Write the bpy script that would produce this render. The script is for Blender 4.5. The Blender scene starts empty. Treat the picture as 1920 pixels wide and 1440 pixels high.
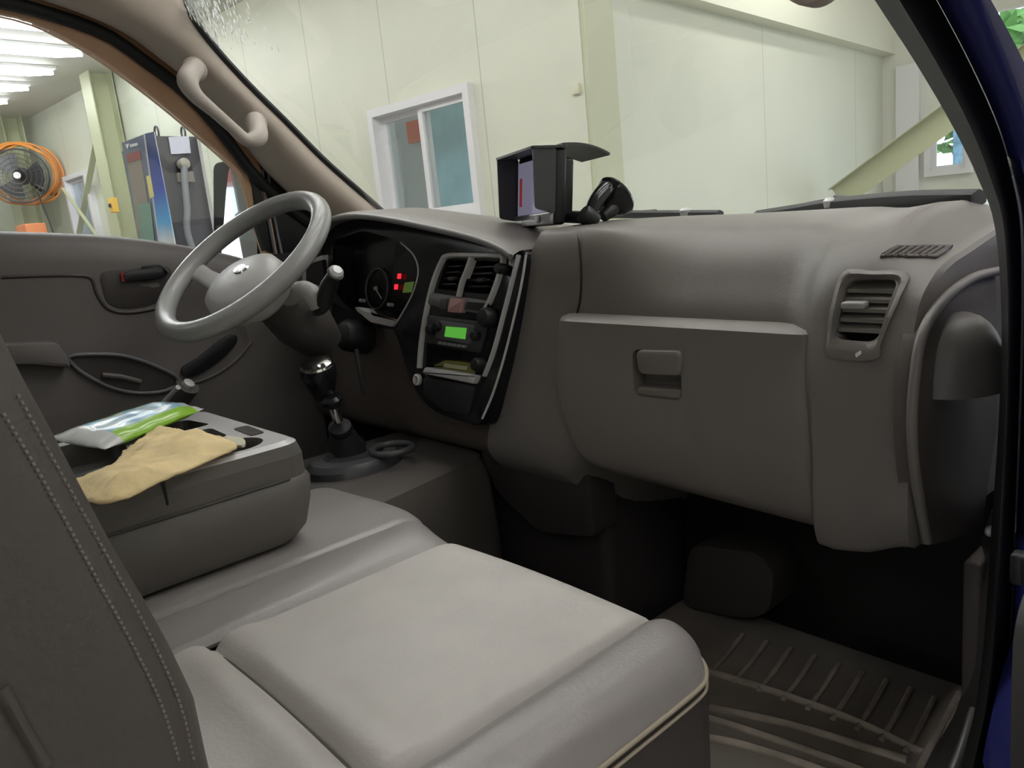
import bpy, bmesh, math, random
from mathutils import Vector, Matrix, noise
from mathutils.bvhtree import BVHTree
from mathutils.geometry import delaunay_2d_cdt
random.seed(7)
scene = bpy.context.scene
COL = scene.collection

# ---------------------------------------------------------------- camera
FPX = 1442.0
_p, _a, _r = math.radians(11.6), math.radians(49), math.atan2(720, 6980)
_h = Vector((-math.sin(_a), math.cos(_a), 0)); _z = Vector((0, 0, 1))
CF = math.cos(_p)*_h - math.sin(_p)*_z
_u0 = math.sin(_p)*_h + math.cos(_p)*_z
_r0 = Vector((math.cos(_a), math.sin(_a), 0))
CR = math.cos(_r)*_r0 - math.sin(_r)*_u0
CU = math.sin(_r)*_r0 + math.cos(_r)*_u0
CAM = Vector((1.0, 0.0, 1.48))
cd = bpy.data.cameras.new('camera'); cam = bpy.data.objects.new('camera', cd); COL.objects.link(cam)
cd.sensor_width = 36; cd.lens = 36*FPX/1920; cd.clip_start = .05; cd.clip_end = 300
cam.matrix_world = Matrix(((CR.x, CU.x, -CF.x, CAM.x), (CR.y, CU.y, -CF.y, CAM.y), (CR.z, CU.z, -CF.z, CAM.z), (0, 0, 0, 1)))
scene.camera = cam

# ---------------------------------------------------------------- world, exposure
world = bpy.data.worlds.new('overcast_sky'); scene.world = world; world.use_nodes = True
bg = world.node_tree.nodes['Background']; bg.inputs[0].default_value = (.86, .93, 1.0, 1); bg.inputs[1].default_value = 1.6
vs = scene.view_settings; vs.view_transform = 'Standard'; vs.look = 'None'; vs.gamma = 1; vs.exposure = 0.52
vs.use_curve_mapping = False
LAMP = 13.5       # emission of the ceiling tubes

# building frame: A runs along the front wall, B runs away from the truck's nose
BA = Vector((.9957, .0924, 0)); BB = Vector((-.0924, .9957, 0))
def bp(u, v, z): return Vector((CAM.x, CAM.y, 0)) + BA*u + BB*v + Vector((0, 0, z))
BROT = Matrix(((BA.x, BB.x, 0), (BA.y, BB.y, 0), (0, 0, 1))).to_4x4()

# ---------------------------------------------------------------- helpers
def ray(px, py): return CF*FPX + CR*(px-960) - CU*(py-720)
def W(px, py, **k):                      # sight line through a picture point meets a plane of the truck
    d = ray(px, py); ax, v = list(k.items())[0]; i = 'xyz'.index(ax)
    return CAM + d*((v-CAM[i])/d[i])
def WP(px, py, p0, n):
    d = ray(px, py); return CAM + d*((Vector(p0)-CAM).dot(n)/d.dot(n))
def WB(px, py, v):
    d = ray(px, py); return CAM + d*(v/d.dot(BB))

MATS = {}
def mat(name, col, rough=.6, metal=0, spec=.5, bump=0, bscale=600, var=0, vscale=8, coat=0, emit=None, es=1):
    m = bpy.data.materials.new(name); m.use_nodes = True; nt = m.node_tree; b = nt.nodes['Principled BSDF']
    b.inputs['Base Color'].default_value = (*col, 1); b.inputs['Roughness'].default_value = rough
    b.inputs['Metallic'].default_value = metal; b.inputs['Specular IOR Level'].default_value = spec
    b.inputs['Coat Weight'].default_value = coat
    tc = nt.nodes.new('ShaderNodeTexCoord')
    if var:
        n = nt.nodes.new('ShaderNodeTexNoise'); n.inputs['Scale'].default_value = vscale; n.inputs['Detail'].default_value = 4
        nt.links.new(tc.outputs['Object'], n.inputs['Vector'])
        r = nt.nodes.new('ShaderNodeMapRange'); r.inputs[1].default_value = .3; r.inputs[2].default_value = .7
        r.inputs[3].default_value = 1-var; r.inputs[4].default_value = 1+var
        nt.links.new(n.outputs[0], r.inputs[0])
        v = nt.nodes.new('ShaderNodeVectorMath'); v.operation = 'SCALE'; v.inputs[0].default_value = col
        nt.links.new(r.outputs[0], v.inputs['Scale']); nt.links.new(v.outputs[0], b.inputs['Base Color'])
    if bump:
        n = nt.nodes.new('ShaderNodeTexNoise'); n.inputs['Scale'].default_value = bscale; n.inputs['Detail'].default_value = 2
        nt.links.new(tc.outputs['Object'], n.inputs['Vector'])
        bu = nt.nodes.new('ShaderNodeBump'); bu.inputs['Strength'].default_value = bump; bu.inputs['Distance'].default_value = .001
        nt.links.new(n.outputs[0], bu.inputs['Height']); nt.links.new(bu.outputs[0], b.inputs['Normal'])
    if emit:
        b.inputs['Emission Color'].default_value = (*emit, 1); b.inputs['Emission Strength'].default_value = es
    MATS[name] = m; return m
def glassmat(name, tint=(1, 1, 1), refl=.06, rough=0.0, haze=0, rmax=.3):
    m = bpy.data.materials.new(name); m.use_nodes = True; nt = m.node_tree
    for n in list(nt.nodes): nt.nodes.remove(n)
    out = nt.nodes.new('ShaderNodeOutputMaterial'); t = nt.nodes.new('ShaderNodeBsdfTransparent'); t.inputs[0].default_value = (*tint, 1)
    g = nt.nodes.new('ShaderNodeBsdfGlossy'); g.inputs['Roughness'].default_value = rough
    f = nt.nodes.new('ShaderNodeLayerWeight'); f.inputs[0].default_value = .25
    mr = nt.nodes.new('ShaderNodeMapRange'); mr.inputs[3].default_value = refl; mr.inputs[4].default_value = refl+rmax
    mx = nt.nodes.new('ShaderNodeMixShader')
    nt.links.new(f.outputs['Fresnel'], mr.inputs[0]); nt.links.new(mr.outputs[0], mx.inputs[0])
    last = t
    if haze:
        d = nt.nodes.new('ShaderNodeBsdfTranslucent'); d.inputs[0].default_value = (.9, .9, .9, 1)
        m2 = nt.nodes.new('ShaderNodeMixShader'); m2.inputs[0].default_value = haze
        nt.links.new(t.outputs[0], m2.inputs[1]); nt.links.new(d.outputs[0], m2.inputs[2]); last = m2
    nt.links.new(last.outputs[0], mx.inputs[1]); nt.links.new(g.outputs[0], mx.inputs[2]); nt.links.new(mx.outputs[0], out.inputs[0])
    return m

def tag(o, label=None, cat=None, group=None, kind=None):
    if label: o['label'] = label
    if cat: o['category'] = cat
    if group: o['group'] = group
    if kind: o['kind'] = kind
    return o
def thing(name, loc, label, cat, group=None):
    o = bpy.data.objects.new(name, None); o.empty_display_size = .05; COL.objects.link(o); o.location = loc
    return tag(o, label, cat, group)
def mk(name, verts, faces, m, parent=None, sharp=35, mats=None, fmats=None):
    me = bpy.data.meshes.new(name); off = Vector((0, 0, 0))
    verts = [Vector(v) for v in verts]
    if parent is None:
        off = sum(verts, Vector())/len(verts); verts = [v-off for v in verts]
    me.from_pydata([tuple(v) for v in verts], [], faces); me.validate()
    bm = bmesh.new(); bm.from_mesh(me); bmesh.ops.recalc_face_normals(bm, faces=bm.faces); bm.to_mesh(me); bm.free()
    me.materials.append(m)
    for e in (mats or []): me.materials.append(e)
    if fmats:
        for p, i in zip(me.polygons, fmats): p.material_index = i
    me.shade_smooth(); me.set_sharp_from_angle(angle=math.radians(sharp))
    o = bpy.data.objects.new(name, me); COL.objects.link(o); o.location = off
    if parent is not None:
        o.parent = parent
        if parent.type == 'EMPTY': o.matrix_parent_inverse = parent.matrix_basis.inverted()
        else: o.matrix_parent_inverse = parent.matrix_basis.inverted() if parent.parent is None else Matrix()
    return o
class MB:                                  # gathers shapes of ONE piece
    def __init__(s): s.v = []; s.f = []; s.m = []
    def add(s, v, f, mi=0):
        k = len(s.v); s.v += [Vector(q) for q in v]; s.f += [[i+k for i in g] for g in f]; s.m += [mi]*len(f); return s
    def build(s, name, m, parent=None, sharp=35, mats=None): return mk(name, s.v, s.f, m, parent, sharp, mats, s.m if mats else None)
def g_loft(rings, cap=True, closed=True):
    n = len(rings[0]); v = [Vector(p) for r in rings for p in r]; f = []
    for i in range(len(rings)-1):
        for j in range(n if closed else n-1):
            k = (j+1) % n; f.append([i*n+j, i*n+k, (i+1)*n+k, (i+1)*n+j])
    if cap and closed: f.append(list(range(n))[::-1]); f.append([(len(rings)-1)*n+j for j in range(n)])
    return v, f
def frames(pts, closed=False):
    n = len(pts); T = []
    for i in range(n):
        a = pts[i-1] if (i > 0 or closed) else pts[i]; b = pts[(i+1) % n] if (i < n-1 or closed) else pts[i]
        T.append((b-a).normalized())
    up = Vector((0, 0, 1)) if abs(T[0].z) < .9 else Vector((1, 0, 0))
    N = (up - T[0]*up.dot(T[0])).normalized(); out = []
    for t in T:
        N = (N - t*N.dot(t)).normalized(); out.append((t, N, t.cross(N)))
    return out
def cat(pts, k=6, closed=False):           # Catmull-Rom through points
    pts = [Vector(p) for p in pts]; n = len(pts); out = []
    for i in range(n if closed else n-1):
        if closed: a, b, c, d = pts[i-1], pts[i], pts[(i+1) % n], pts[(i+2) % n]
        else: a, b, c, d = pts[max(i-1, 0)], pts[i], pts[i+1], pts[min(i+2, n-1)]
        for j in range(k):
            t = j/k; out.append(.5*((2*b)+(c-a)*t+(2*a-5*b+4*c-d)*t*t+(3*b-a-3*c+d)*t**3))
    if not closed: out.append(pts[-1])
    return out
def g_tube(pts, r, seg=12, closed=False, sx=1, sy=1):
    pts = [Vector(p) for p in pts]; R = r if isinstance(r, list) else [r]*len(pts)
    if len(R) != len(pts): R = [R[min(int(i*(len(R)-1)/(len(pts)-1)), len(R)-2)]*(1-(i*(len(R)-1)/(len(pts)-1)) % 1)+R[min(int(i*(len(R)-1)/(len(pts)-1))+1, len(R)-1)]*((i*(len(R)-1)/(len(pts)-1)) % 1) for i in range(len(pts))]
    rings = []
    for p, (t, a, b), q in zip(pts, frames(pts, closed), R):
        rings.append([p + a*math.cos(2*math.pi*j/seg)*q*sx + b*math.sin(2*math.pi*j/seg)*q*sy for j in range(seg)])
    if closed: rings.append(rings[0]); v, f = g_loft(rings, cap=False); return v, f
    return g_loft(rings)
def tube(name, pts, r, m, parent=None, seg=12, closed=False, smooth=0, sx=1, sy=1):
    if smooth: pts = cat(pts, smooth, closed)
    v, f = g_tube(pts, r, seg, closed, sx, sy)
    if closed:
        mm = MB().add(v, f); o = mm.build(name, m, parent, 60)
        bm = bmesh.new(); bm.from_mesh(o.data); bmesh.ops.remove_doubles(bm, verts=bm.verts, dist=1e-6); bm.to_mesh(o.data); bm.free(); return o
    return mk(name, v, f, m, parent, 60)
def rnd(pts, r, n=4):                      # round the corners of a polygon
    pts = [Vector(p) for p in pts]; out = []
    for i, b in enumerate(pts):
        a, c = pts[i-1], pts[(i+1) % len(pts)]
        la, lc = (a-b).length, (c-b).length; q = min(r, la*.45, lc*.45)
        s, e = b+(a-b)*(q/la), b+(c-b)*(q/lc)
        for j in range(n+1):
            t = j/n; out.append(s*(1-t)**2 + b*2*t*(1-t) + e*t*t)
    return out
def g_prism(poly, vec, ch=0):              # polygon pushed along vec, with a chamfered front
    poly = [Vector(p) for p in poly]; vec = Vector(vec)
    if ch:
        c = sum(poly, Vector())/len(poly); n = len(poly); ins = []
        nv = vec.normalized()
        for i, p in enumerate(poly):
            t = (poly[(i+1) % n]-poly[i-1]); t = t.normalized() if t.length > 1e-9 else Vector((1, 0, 0))
            w = t.cross(nv)
            if w.dot(c-p) < 0: w = -w
            ins.append((p, w))
        rings = [[p + w*ch for p, w in ins], [p + w*ch*.3+nv*ch*.3 for p, w in ins], [p+nv*ch for p, w in ins], [p+vec for p in poly]]
    else: rings = [poly, [p+vec for p in poly]]
    return g_loft(rings)
def prism(name, poly, vec, m, parent=None, ch=0, sharp=35):
    v, f = g_prism(poly, vec, ch); return mk(name, v, f, m, parent, sharp)
def g_box(c, s, rot=None, ch=.0):
    c = Vector(c); rot = rot or Matrix(); rot = rot.to_4x4(); rot3 = rot.to_3x3()
    bm = bmesh.new(); bmesh.ops.create_cube(bm, size=1)
    for q in bm.verts: q.co = Vector((q.co.x*s[0], q.co.y*s[1], q.co.z*s[2]))
    if ch: bmesh.ops.bevel(bm, geom=bm.edges[:], offset=ch, segments=3, affect='EDGES', profile=.5)
    bm.verts.index_update(); v = [rot3 @ q.co + c for q in bm.verts]; f = [[q.index for q in g.verts] for g in bm.faces]; bm.free(); return v, f
def box(name, c, s, m, parent=None, rot=None, ch=0): v, f = g_box(c, s, rot, ch); return mk(name, v, f, m, parent, 40)
def basis(n, up=(0, 0, 1)):
    n = Vector(n).normalized(); x = Vector(up).cross(n)
    if x.length < 1e-4: x = Vector((1, 0, 0)).cross(n)
    x.normalize(); y = n.cross(x); return x, y, n
def g_lathe(c, ax, prof, seg=24, up=(0, 0, 1), sx=1, sy=1):
    x, y, n = basis(ax, up); c = Vector(c)
    return g_loft([[c + x*math.cos(2*math.pi*j/seg)*r*sx + y*math.sin(2*math.pi*j/seg)*r*sy + n*h for j in range(seg)] for r, h in prof])
def lathe(name, c, ax, prof, m, parent=None, seg=24, sharp=40, up=(0, 0, 1), sx=1, sy=1):
    v, f = g_lathe(c, ax, prof, seg, up, sx, sy); return mk(name, v, f, m, parent, sharp)
def cut(o, v, f):                          # carve a solid out of a part
    c = mk('carver', v, f, o.data.materials[0], o.parent if o.parent else None) if o.parent else None
    if c is None:
        me = bpy.data.meshes.new('carver'); me.from_pydata([tuple(q) for q in v], [], f)
        bm = bmesh.new(); bm.from_mesh(me); bmesh.ops.recalc_face_normals(bm, faces=bm.faces); bm.to_mesh(me); bm.free()
        c = bpy.data.objects.new('carver', me); COL.objects.link(c)
    md = o.modifiers.new('carve', 'BOOLEAN'); md.operation = 'DIFFERENCE'; md.object = c; md.solver = 'EXACT'
    bpy.context.view_layer.update()
    new = bpy.data.meshes.new_from_object(o.evaluated_get(bpy.context.evaluated_depsgraph_get()))
    o.modifiers.clear(); o.data = new; new.shade_smooth(); new.set_sharp_from_angle(angle=math.radians(35))
    bpy.data.objects.remove(c)
def bvh(o): me = o.data; return BVHTree.FromPolygons([o.matrix_basis @ v.co if o.parent is None else v.co for v in me.vertices], [list(p.vertices) for p in me.polygons])
def on(t, px, py, out=0):                  # the surface point under a sight line
    d = ray(px, py).normalized(); h = t.ray_cast(CAM, d)
    if h[0] is None: raise ValueError((px, py))
    n = h[1] if h[1].dot(d) < 0 else -h[1]
    return h[0] + n*out
def lerp(a, b, t): return a+(b-a)*t
def ss(a, b, x): t = max(0, min(1, (x-a)/(b-a))); return t*t*(3-2*t)
def resample(poly, n):
    poly = [Vector(p) for p in poly]; L = [0]
    for a, b in zip(poly, poly[1:]): L.append(L[-1]+(b-a).length)
    out = []
    for i in range(n):
        s = L[-1]*i/(n-1); k = 0
        while k < len(L)-2 and L[k+1] < s: k += 1
        t = (s-L[k])/max(1e-9, L[k+1]-L[k]); out.append(poly[k].lerp(poly[k+1], t))
    return out

# ---------------------------------------------------------------- materials
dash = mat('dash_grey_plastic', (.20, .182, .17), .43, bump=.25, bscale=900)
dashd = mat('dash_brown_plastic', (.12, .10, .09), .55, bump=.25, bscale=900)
trimm = mat('pillar_trim_taupe', (.54, .465, .395), .6, bump=.15, bscale=700)
handm = mat('grab_handle_plastic', (.50, .44, .39), .5)
black = mat('black_plastic', (.012, .012, .014), .45)
gloss = mat('black_gloss_fascia', (.012, .012, .015), .18, spec=.5)
rubber = mat('black_rubber', (.014, .015, .018), .6)
silver = mat('silver_paint', (.66, .65, .65), .35, metal=.15)
chrome = mat('chrome', (.8, .8, .8), .12, metal=1)
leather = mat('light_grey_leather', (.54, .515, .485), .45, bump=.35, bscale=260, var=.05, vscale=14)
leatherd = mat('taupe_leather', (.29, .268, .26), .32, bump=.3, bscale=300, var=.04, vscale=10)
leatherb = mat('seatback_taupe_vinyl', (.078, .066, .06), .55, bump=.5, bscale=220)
threadm = mat('seam_thread', (.21, .185, .165), .7)
pipem = mat('seat_piping', (.36, .31, .235), .5)
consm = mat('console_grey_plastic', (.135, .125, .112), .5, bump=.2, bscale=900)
constop = mat('console_top_lit_plastic', (.60, .585, .59), .27, spec=.8)  # console plastic lightened: the window's reflection is painted into the colour
wheelm = mat('steering_wheel_grey', (.30, .298, .29), .28)
hubm = mat('steering_hub_grey', (.42, .41, .40), .4)
doorm = mat('door_trim_grey', (.14, .125, .118), .5, bump=.2, bscale=800)
doord = mat('door_recess_dark', (.05, .042, .04), .5)
blue = mat('navy_blue_paint', (.03, .035, .17), .22, coat=.6)
orange = mat('door_frame_brown_orange', (.72, .43, .26), .35)
floorm = mat('floor_mat_rubber', (.30, .265, .235), .7, bump=.5, bscale=300, var=.25, vscale=6)
ribm = mat('floor_mat_rib_dusty', (.48, .42, .36), .7, var=.3, vscale=20)
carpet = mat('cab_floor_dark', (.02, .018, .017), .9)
screen = mat('navigator_screen', (.25, .25, .33), .12, emit=(.45, .42, .6), es=.18)
green = mat('radio_green_display', (.03, .15, .02), .3, emit=(.10, .42, .05), es=.55)
greend = mat('cluster_green_display', (.04, .08, .02), .3, emit=(.12, .2, .04), es=.25)
red = mat('red_lamp', (.5, .01, .02), .3, emit=(1, .03, .05), es=.6)
redp = mat('red_plastic', (.35, .02, .03), .4)
pink = mat('hazard_switch_pink', (.55, .30, .29), .4)
white = mat('white_plastic', (.75, .75, .75), .4)
wframe = mat('white_window_frame', (.78, .77, .79), .35)
metald = mat('dark_grey_metal', (.075, .07, .075), .4)
mblue = mat('cabinet_blue', (.02, .09, .45), .3)
mirrorm = mat('mirror_glass', (.9, .92, .95), .02, metal=1)
wind = glassmat('windshield_glass', (.96, .985, .97), .012, haze=.03, rmax=.10)
clear = glassmat('window_glass', (.95, .98, .99), .04)

# =============================================================== THE BUILDING
def wallmat(name, col, axis_u, period=1.2, off=0.0):
    m = mat(name, col, .45, var=.025, vscale=1.5); nt = m.node_tree; b = nt.nodes['Principled BSDF']
    geo = nt.nodes.new('ShaderNodeNewGeometry'); dot = nt.nodes.new('ShaderNodeVectorMath'); dot.operation = 'DOT_PRODUCT'
    dot.inputs[1].default_value = axis_u; nt.links.new(geo.outputs['Position'], dot.inputs[0])
    a = nt.nodes.new('ShaderNodeMath'); a.operation = 'SUBTRACT'; a.inputs[1].default_value = off; nt.links.new(dot.outputs['Value'], a.inputs[0])
    w = nt.nodes.new('ShaderNodeMath'); w.operation = 'PINGPONG'; w.inputs[1].default_value = period/2; nt.links.new(a.outputs[0], w.inputs[0])
    l = nt.nodes.new('ShaderNodeMath'); l.operation = 'LESS_THAN'; l.inputs[1].default_value = .007; nt.links.new(w.outputs[0], l.inputs[0])
    mx = nt.nodes.new('ShaderNodeMix'); mx.data_type = 'RGBA'; nt.links.new(l.outputs[0], mx.inputs[0])
    src = b.inputs['Base Color'].links[0].from_socket; nt.links.new(src, mx.inputs[6]); mx.inputs[7].default_value = (*[c*.72 for c in col], 1)
    nt.links.new(mx.outputs[2], b.inputs['Base Color']); return m
wallc = (.68, .70, .57)
cam_u = CAM.x*BA.x
wm1 = wallmat('cream_wall_panels', wallc, BA, 1.2, cam_u-4.63)
wm2 = wallmat('cream_side_panels', (.68, .70, .58), BB, 2.6, CAM.dot(BB)+7.87)
wm3 = mat('white_wall_panels', (.72, .72, .64), .5)
colm = mat('pale_green_steel', (.50, .52, .33), .45)
ceilm = mat('ceiling_panels', (.62, .60, .55), .6)
groundm = mat('concrete_floor', (.32, .31, .29), .6, var=.15, vscale=2)
def bbox(name, u0, u1, v0, v1, z0, z1, m, parent=None, ch=0):
    return box(name, bp((u0+u1)/2, (v0+v1)/2, (z0+z1)/2), (abs(u1-u0), abs(v1-v0), abs(z1-z0)), m, parent, BROT, ch)
def structure(o): o['kind'] = 'structure'; return o
CE = 4.15
structure(bbox('floor', -18, 9, -14, 60, -.2, 0, groundm))
structure(bbox('ceiling', -17.2, 6, -9, 11.7, CE, CE+.2, ceilm))
# front wall with the window opening (window u -6.08..-4.74, z 1.72..2.66)
WU0, WU1, WZ0, WZ1 = -6.10, -4.73, 1.58, 2.67
mb = MB()
for (u0, u1, z0, z1) in ((-17.2, WU0, 0, CE), (WU1, -3.59, 0, CE), (WU0, WU1, 0, WZ0), (WU0, WU1, WZ1, CE)):
    mb.add(*g_box(bp((u0+u1)/2, 4.93, (z0+z1)/2), (u1-u0, .16, z1-z0), BROT))
structure(mb.build('wall_front', wm1))
structure(bbox('wall_side', -3.75, -3.59, 5.01, 11.5, 0, 3.17, wm2))
structure(bbox('wall_upper', -3.75, -3.43, 5.23, 11.5, 3.17, CE, mat('upper_wall_pale', (.76, .76, .62), .5)))
structure(bbox('trim_1', -3.60, -3.545, 4.86, 5.22, 0, 4.1, mat('corner_flashing', (.56, .58, .40), .5)))
mb = MB()                                   # end wall, with the open shutter on its right and a window
EW = (-3.05, -2.5, 1.55, 2.32)
for (u0, u1, z0, z1) in ((-9, EW[0], 0, CE), (EW[1], -2.36, 0, CE), (EW[0], EW[1], 0, EW[2]), (EW[0], EW[1], EW[3], CE), (-2.36, 5.5, 3.42, CE)):
    mb.add(*g_box(bp((u0+u1)/2, 11.58, (z0+z1)/2), (u1-u0, .16, z1-z0), BROT))
structure(mb.build('wall_end', wm3))
structure(bbox('wall_right', 6.0, 6.15, -9, 11.5, 0, CE, wm3))  # out of view, added to keep sky light off the cab
mb = MB()
for (u0, u1, z0, z1) in ((-17.2, -2.5, 0, CE), (1.5, 6.1, 0, CE), (-2.5, 1.5, 2.9, CE)):
    mb.add(*g_box(bp((u0+u1)/2, -9.08, (z0+z1)/2), (u1-u0, .16, z1-z0), BROT))
structure(mb.build('wall_back', wm3))  # added behind the truck to cut the sky light
structure(bbox('wall_left', -17.35, -17.2, -9, 5.0, 0, CE, wm1))
# front wall window
def window(name, u0, u1, z0, z1, v, sashes):
    w = thing(name, bp((u0+u1)/2, v, z0), None, None); w['kind'] = 'structure'
    t = .07
    mb = MB()
    for a in ((u0, u1, z0, z0+t), (u0, u1, z1-t, z1), (u0, u0+t, z0+t, z1-t), (u1-t, u1, z0+t, z1-t)):
        mb.add(*g_box(bp((a[0]+a[1])/2, v, (a[2]+a[3])/2), (a[1]-a[0], .2, a[3]-a[2]), BROT))
    mb.build('window_frame', wframe, w)
    for (s0, s1, dv) in sashes:
        mb = MB(); q = .055
        for a in ((s0, s1, z0+t, z0+t+q), (s0, s1, z1-t-q, z1-t), (s0, s0+q, z0+t+q, z1-t-q), (s1-q, s1, z0+t+q, z1-t-q)):
            mb.add(*g_box(bp((a[0]+a[1])/2, v+dv, (a[2]+a[3])/2), (a[1]-a[0], .035, a[3]-a[2]), BROT))
        f = mb.build('sash', wframe, w)
        box('pane', bp((s0+s1)/2, v+dv, (z0+z1)/2), (s1-s0-2*q, .006, z1-z0-2*t-2*q), clear, f, BROT)
    return w
window('window_1', WU0, WU1, WZ0, WZ1, 4.88, ((WU0+.07, -5.38, .03), (-5.45, WU1-.07, -.02)))
window('window_2', EW[0], EW[1], EW[2], EW[3], 11.5, ((EW[0]+.07, EW[1]-.07, 0),))
# what is seen through the office window
def BU(px, py, v): q = WB(px, py, v)-CAM; return q.dot(BA)
tag(bbox('blue_curtain', BU(797, 290, 5.5), BU(925, 290, 5.5), 5.5, 5.53, .01, 2.9, mat('blue_cloth', (.42, .70, .80), .7, var=.15, vscale=3)), 'light blue sheet hanging behind the right pane of the cream wall window', 'curtain')
tag(bbox('white_locker', BU(690, 290, 6.3), BU(812, 290, 6.3), 6.3, 6.8, 0, 3.1, mat('white_locker_paint', (.66, .70, .80), .5)), 'pale white locker seen behind the left pane of the cream wall window', 'locker')
q = WB(778, 247, 6.25)
tag(box('orange_sign', q, (.22, .06, .24), mat('orange_paint', (.95, .16, .06), .5), None, BROT), 'small orange sign behind the top of the left window pane', 'sign')
tag(bbox('wall_poster', -2.83, -2.58, 11.9, 11.92, 1.65, 2.2, mat('poster_blue_green', (.25, .5, .75), .5, var=.5, vscale=9)), 'blue and green board behind the far white framed window', 'board')
# door casing beside the far window
structure(bbox('trim_2', -3.40, -3.12, 11.42, 11.5, 0, 3.0, wframe))
# steel columns (H section) and braces
def column(u, v, label, w=.2, d=.3):
    mb = MB()
    mb.add(*g_box(bp(u, v-d/2, CE/2), (w, .015, CE), BROT)).add(*g_box(bp(u, v+d/2, CE/2), (w, .015, CE), BROT)).add(*g_box(bp(u, v, CE/2), (.012, d, CE), BROT))
    return tag(mb.build('steel_column', colm), label, 'column', 'pale green steel columns along the cream wall')
column(-11.9, 4.66, 'pale green steel column beside the charging cabinet', .34, .3)
column(-15.6, 4.5, 'pale green steel column behind the wall fan at the far left', .5, .3)
def brace(a, b, label, w=.09, group='diagonal steel braces', name='diagonal_brace'):
    a = Vector(a); b = Vector(b); d = (b-a); L = d.length; x = d.normalized(); y = BB; z = x.cross(y).normalized(); y = z.cross(x)
    rot = Matrix((x, y, z)).transposed()
    mb = MB().add(*g_box((a+b)/2, (L, .008, w), rot)).add(*g_box((a+b)/2+z*w/2, (L, w, .008), rot))
    return tag(mb.build(name, colm), label, 'brace', group)
brace(bp(-12.35, 4.72, 3.5), bp(-15.2, 4.72, 1.1), 'pale green diagonal brace rising right to the column top')
brace(bp(-13.95, 4.60, 2.78), bp(-12.25, 4.60, 1.42), 'thin diagonal brace falling right from behind the wall fan', .05)
_b0, _b1 = WB(1572, 372, 9.25), WB(1770, 228, 9.25)
brace(_b0, _b0+(_b1-_b0)*2.3, 'wide pale green brace crossing the far window beside the shutter', .26)
w3 = window('window_3', -14.3, -13.3, 1.9, 3.0, 4.84, ((-14.23, -13.37, 0),))
tag(bbox('window_blind', -14.2, -13.45, 4.845, 4.85, 1.98, 2.9, mat('blind_white_blue', (.72, .78, .9), .5)), 'white blind behind the small window between the two columns', 'blind')
# ceiling tubes
tubem = mat('lamp_tube_glow', (1, 1, 1), .5, emit=(1, .99, .975), es=LAMP)
GT = 'fluorescent tubes on the ceiling'
def lamp(u, v1, L, label):
    t = thing('ceiling_light', bp(u, v1-L/2, CE-.03), label, 'ceiling light', GT)
    bbox('lamp_housing', u-.09, u+.09, v1-L-.02, v1+.02, CE-.035, CE, white, t)
    pts = [bp(u, v1-L+L*i/8, CE-.075) for i in range(9)]
    tube('light_tube', pts, [.02]+[.055]*7+[.02], tubem, t, 10)
    return t
names = ['second tube light from the front in the driver window view, the longest seen', 'third tube light in the driver window view', 'fourth tube light in the driver window view', 'smallest tube light, farthest away beside the driver window belt']
lamp(-9.55, 4.05, 2.4, 'nearest tube light, partly hidden by the driver door frame')
for u, n in zip((-10.63, -11.72, -12.8, -13.85), names): lamp(u, 4.05, 2.4, n)
ORD = 'first second third fourth fifth sixth seventh eighth ninth tenth'.split()
for k, u in enumerate((-8.1, -6.9, -5.7, -4.5, -3.3, -2.1, -.9, .3, 1.5, 2.7)):
    lamp(u, 3.2, 2.4, ORD[k]+' unseen tube of the row added over the truck nose for light, counted from the charging cabinet side')  # unseen row, added to light the seats through the windshield
for k, u in enumerate((-2.6, -.6, 1.4, 3.4)):
    lamp(u, 8.6, 2.4, ORD[k]+' unseen tube of the row added to brighten the side wall, counted from that wall')  # unseen row, added because the side wall came out too dark
for k, u in enumerate((-5.4, -3.0, -.6, 1.8, 4.2)):
    lamp(u, -2.0, 2.4, ORD[k]+' unseen tube of the row added behind the truck cab for light, counted from the driver side')  # unseen row, added to light the dash face from behind
lamp(-6.2, 7.8, 1.8, 'left unseen tube light added to brighten the small office behind the wall window')  # unseen lamp, added to brighten the office interior
lamp(-5.2, 7.4, 1.8, 'right unseen tube light added to brighten the small office behind the wall window')  # second unseen lamp added for a brighter office
# charger cabinet
def Cc(px, py, y=1.84): return W(px, py, y=y)
ch = thing('charging_cabinet', bp(-5.0, 2.3, 0), 'tall dark charging cabinet with blue and white stripe and hose holster', 'charging cabinet')
q1 = W(371, 245, x=-4.42)
H = 2.28
p = [Vector((-4.39, 1.84, 0)), Vector((-4.42, q1.y, 0)), Vector((-5.10, q1.y+.02, 0)), Vector((-5.12, 1.84, 0))]
body = prism('body', [q+Vector((0, 0, .1)) for q in p], (0, 0, H-.1), metald, ch)
box('plinth', (sum(p, Vector())/4+Vector((0, 0, .05))), (.66, .3, .1), black, ch)
sn = Vector((0, -1, 0))
def sidept(a, z, o=.004): return p[0].lerp(p[3], a)+Vector((0, 0, z))+sn*o
def quad(name, pts, m, parent, th=.006, n=sn): return prism(name, pts, n*-th, m, parent)
gm = mat('cabinet_gradient_stripe', (.1, .2, .7), .3); nt = gm.node_tree
geo = nt.nodes.new('ShaderNodeNewGeometry'); sx = nt.nodes.new('ShaderNodeSeparateXYZ'); cr = nt.nodes.new('ShaderNodeValToRGB'); mr = nt.nodes.new('ShaderNodeMapRange')
nt.links.new(geo.outputs['Position'], sx.inputs[0]); nt.links.new(sx.outputs['Z'], mr.inputs[0]); mr.inputs[1].default_value = 1.5; mr.inputs[2].default_value = 2.3
nt.links.new(mr.outputs[0], cr.inputs[0]); nt.links.new(cr.outputs[0], nt.nodes['Principled BSDF'].inputs['Base Color'])
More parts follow.
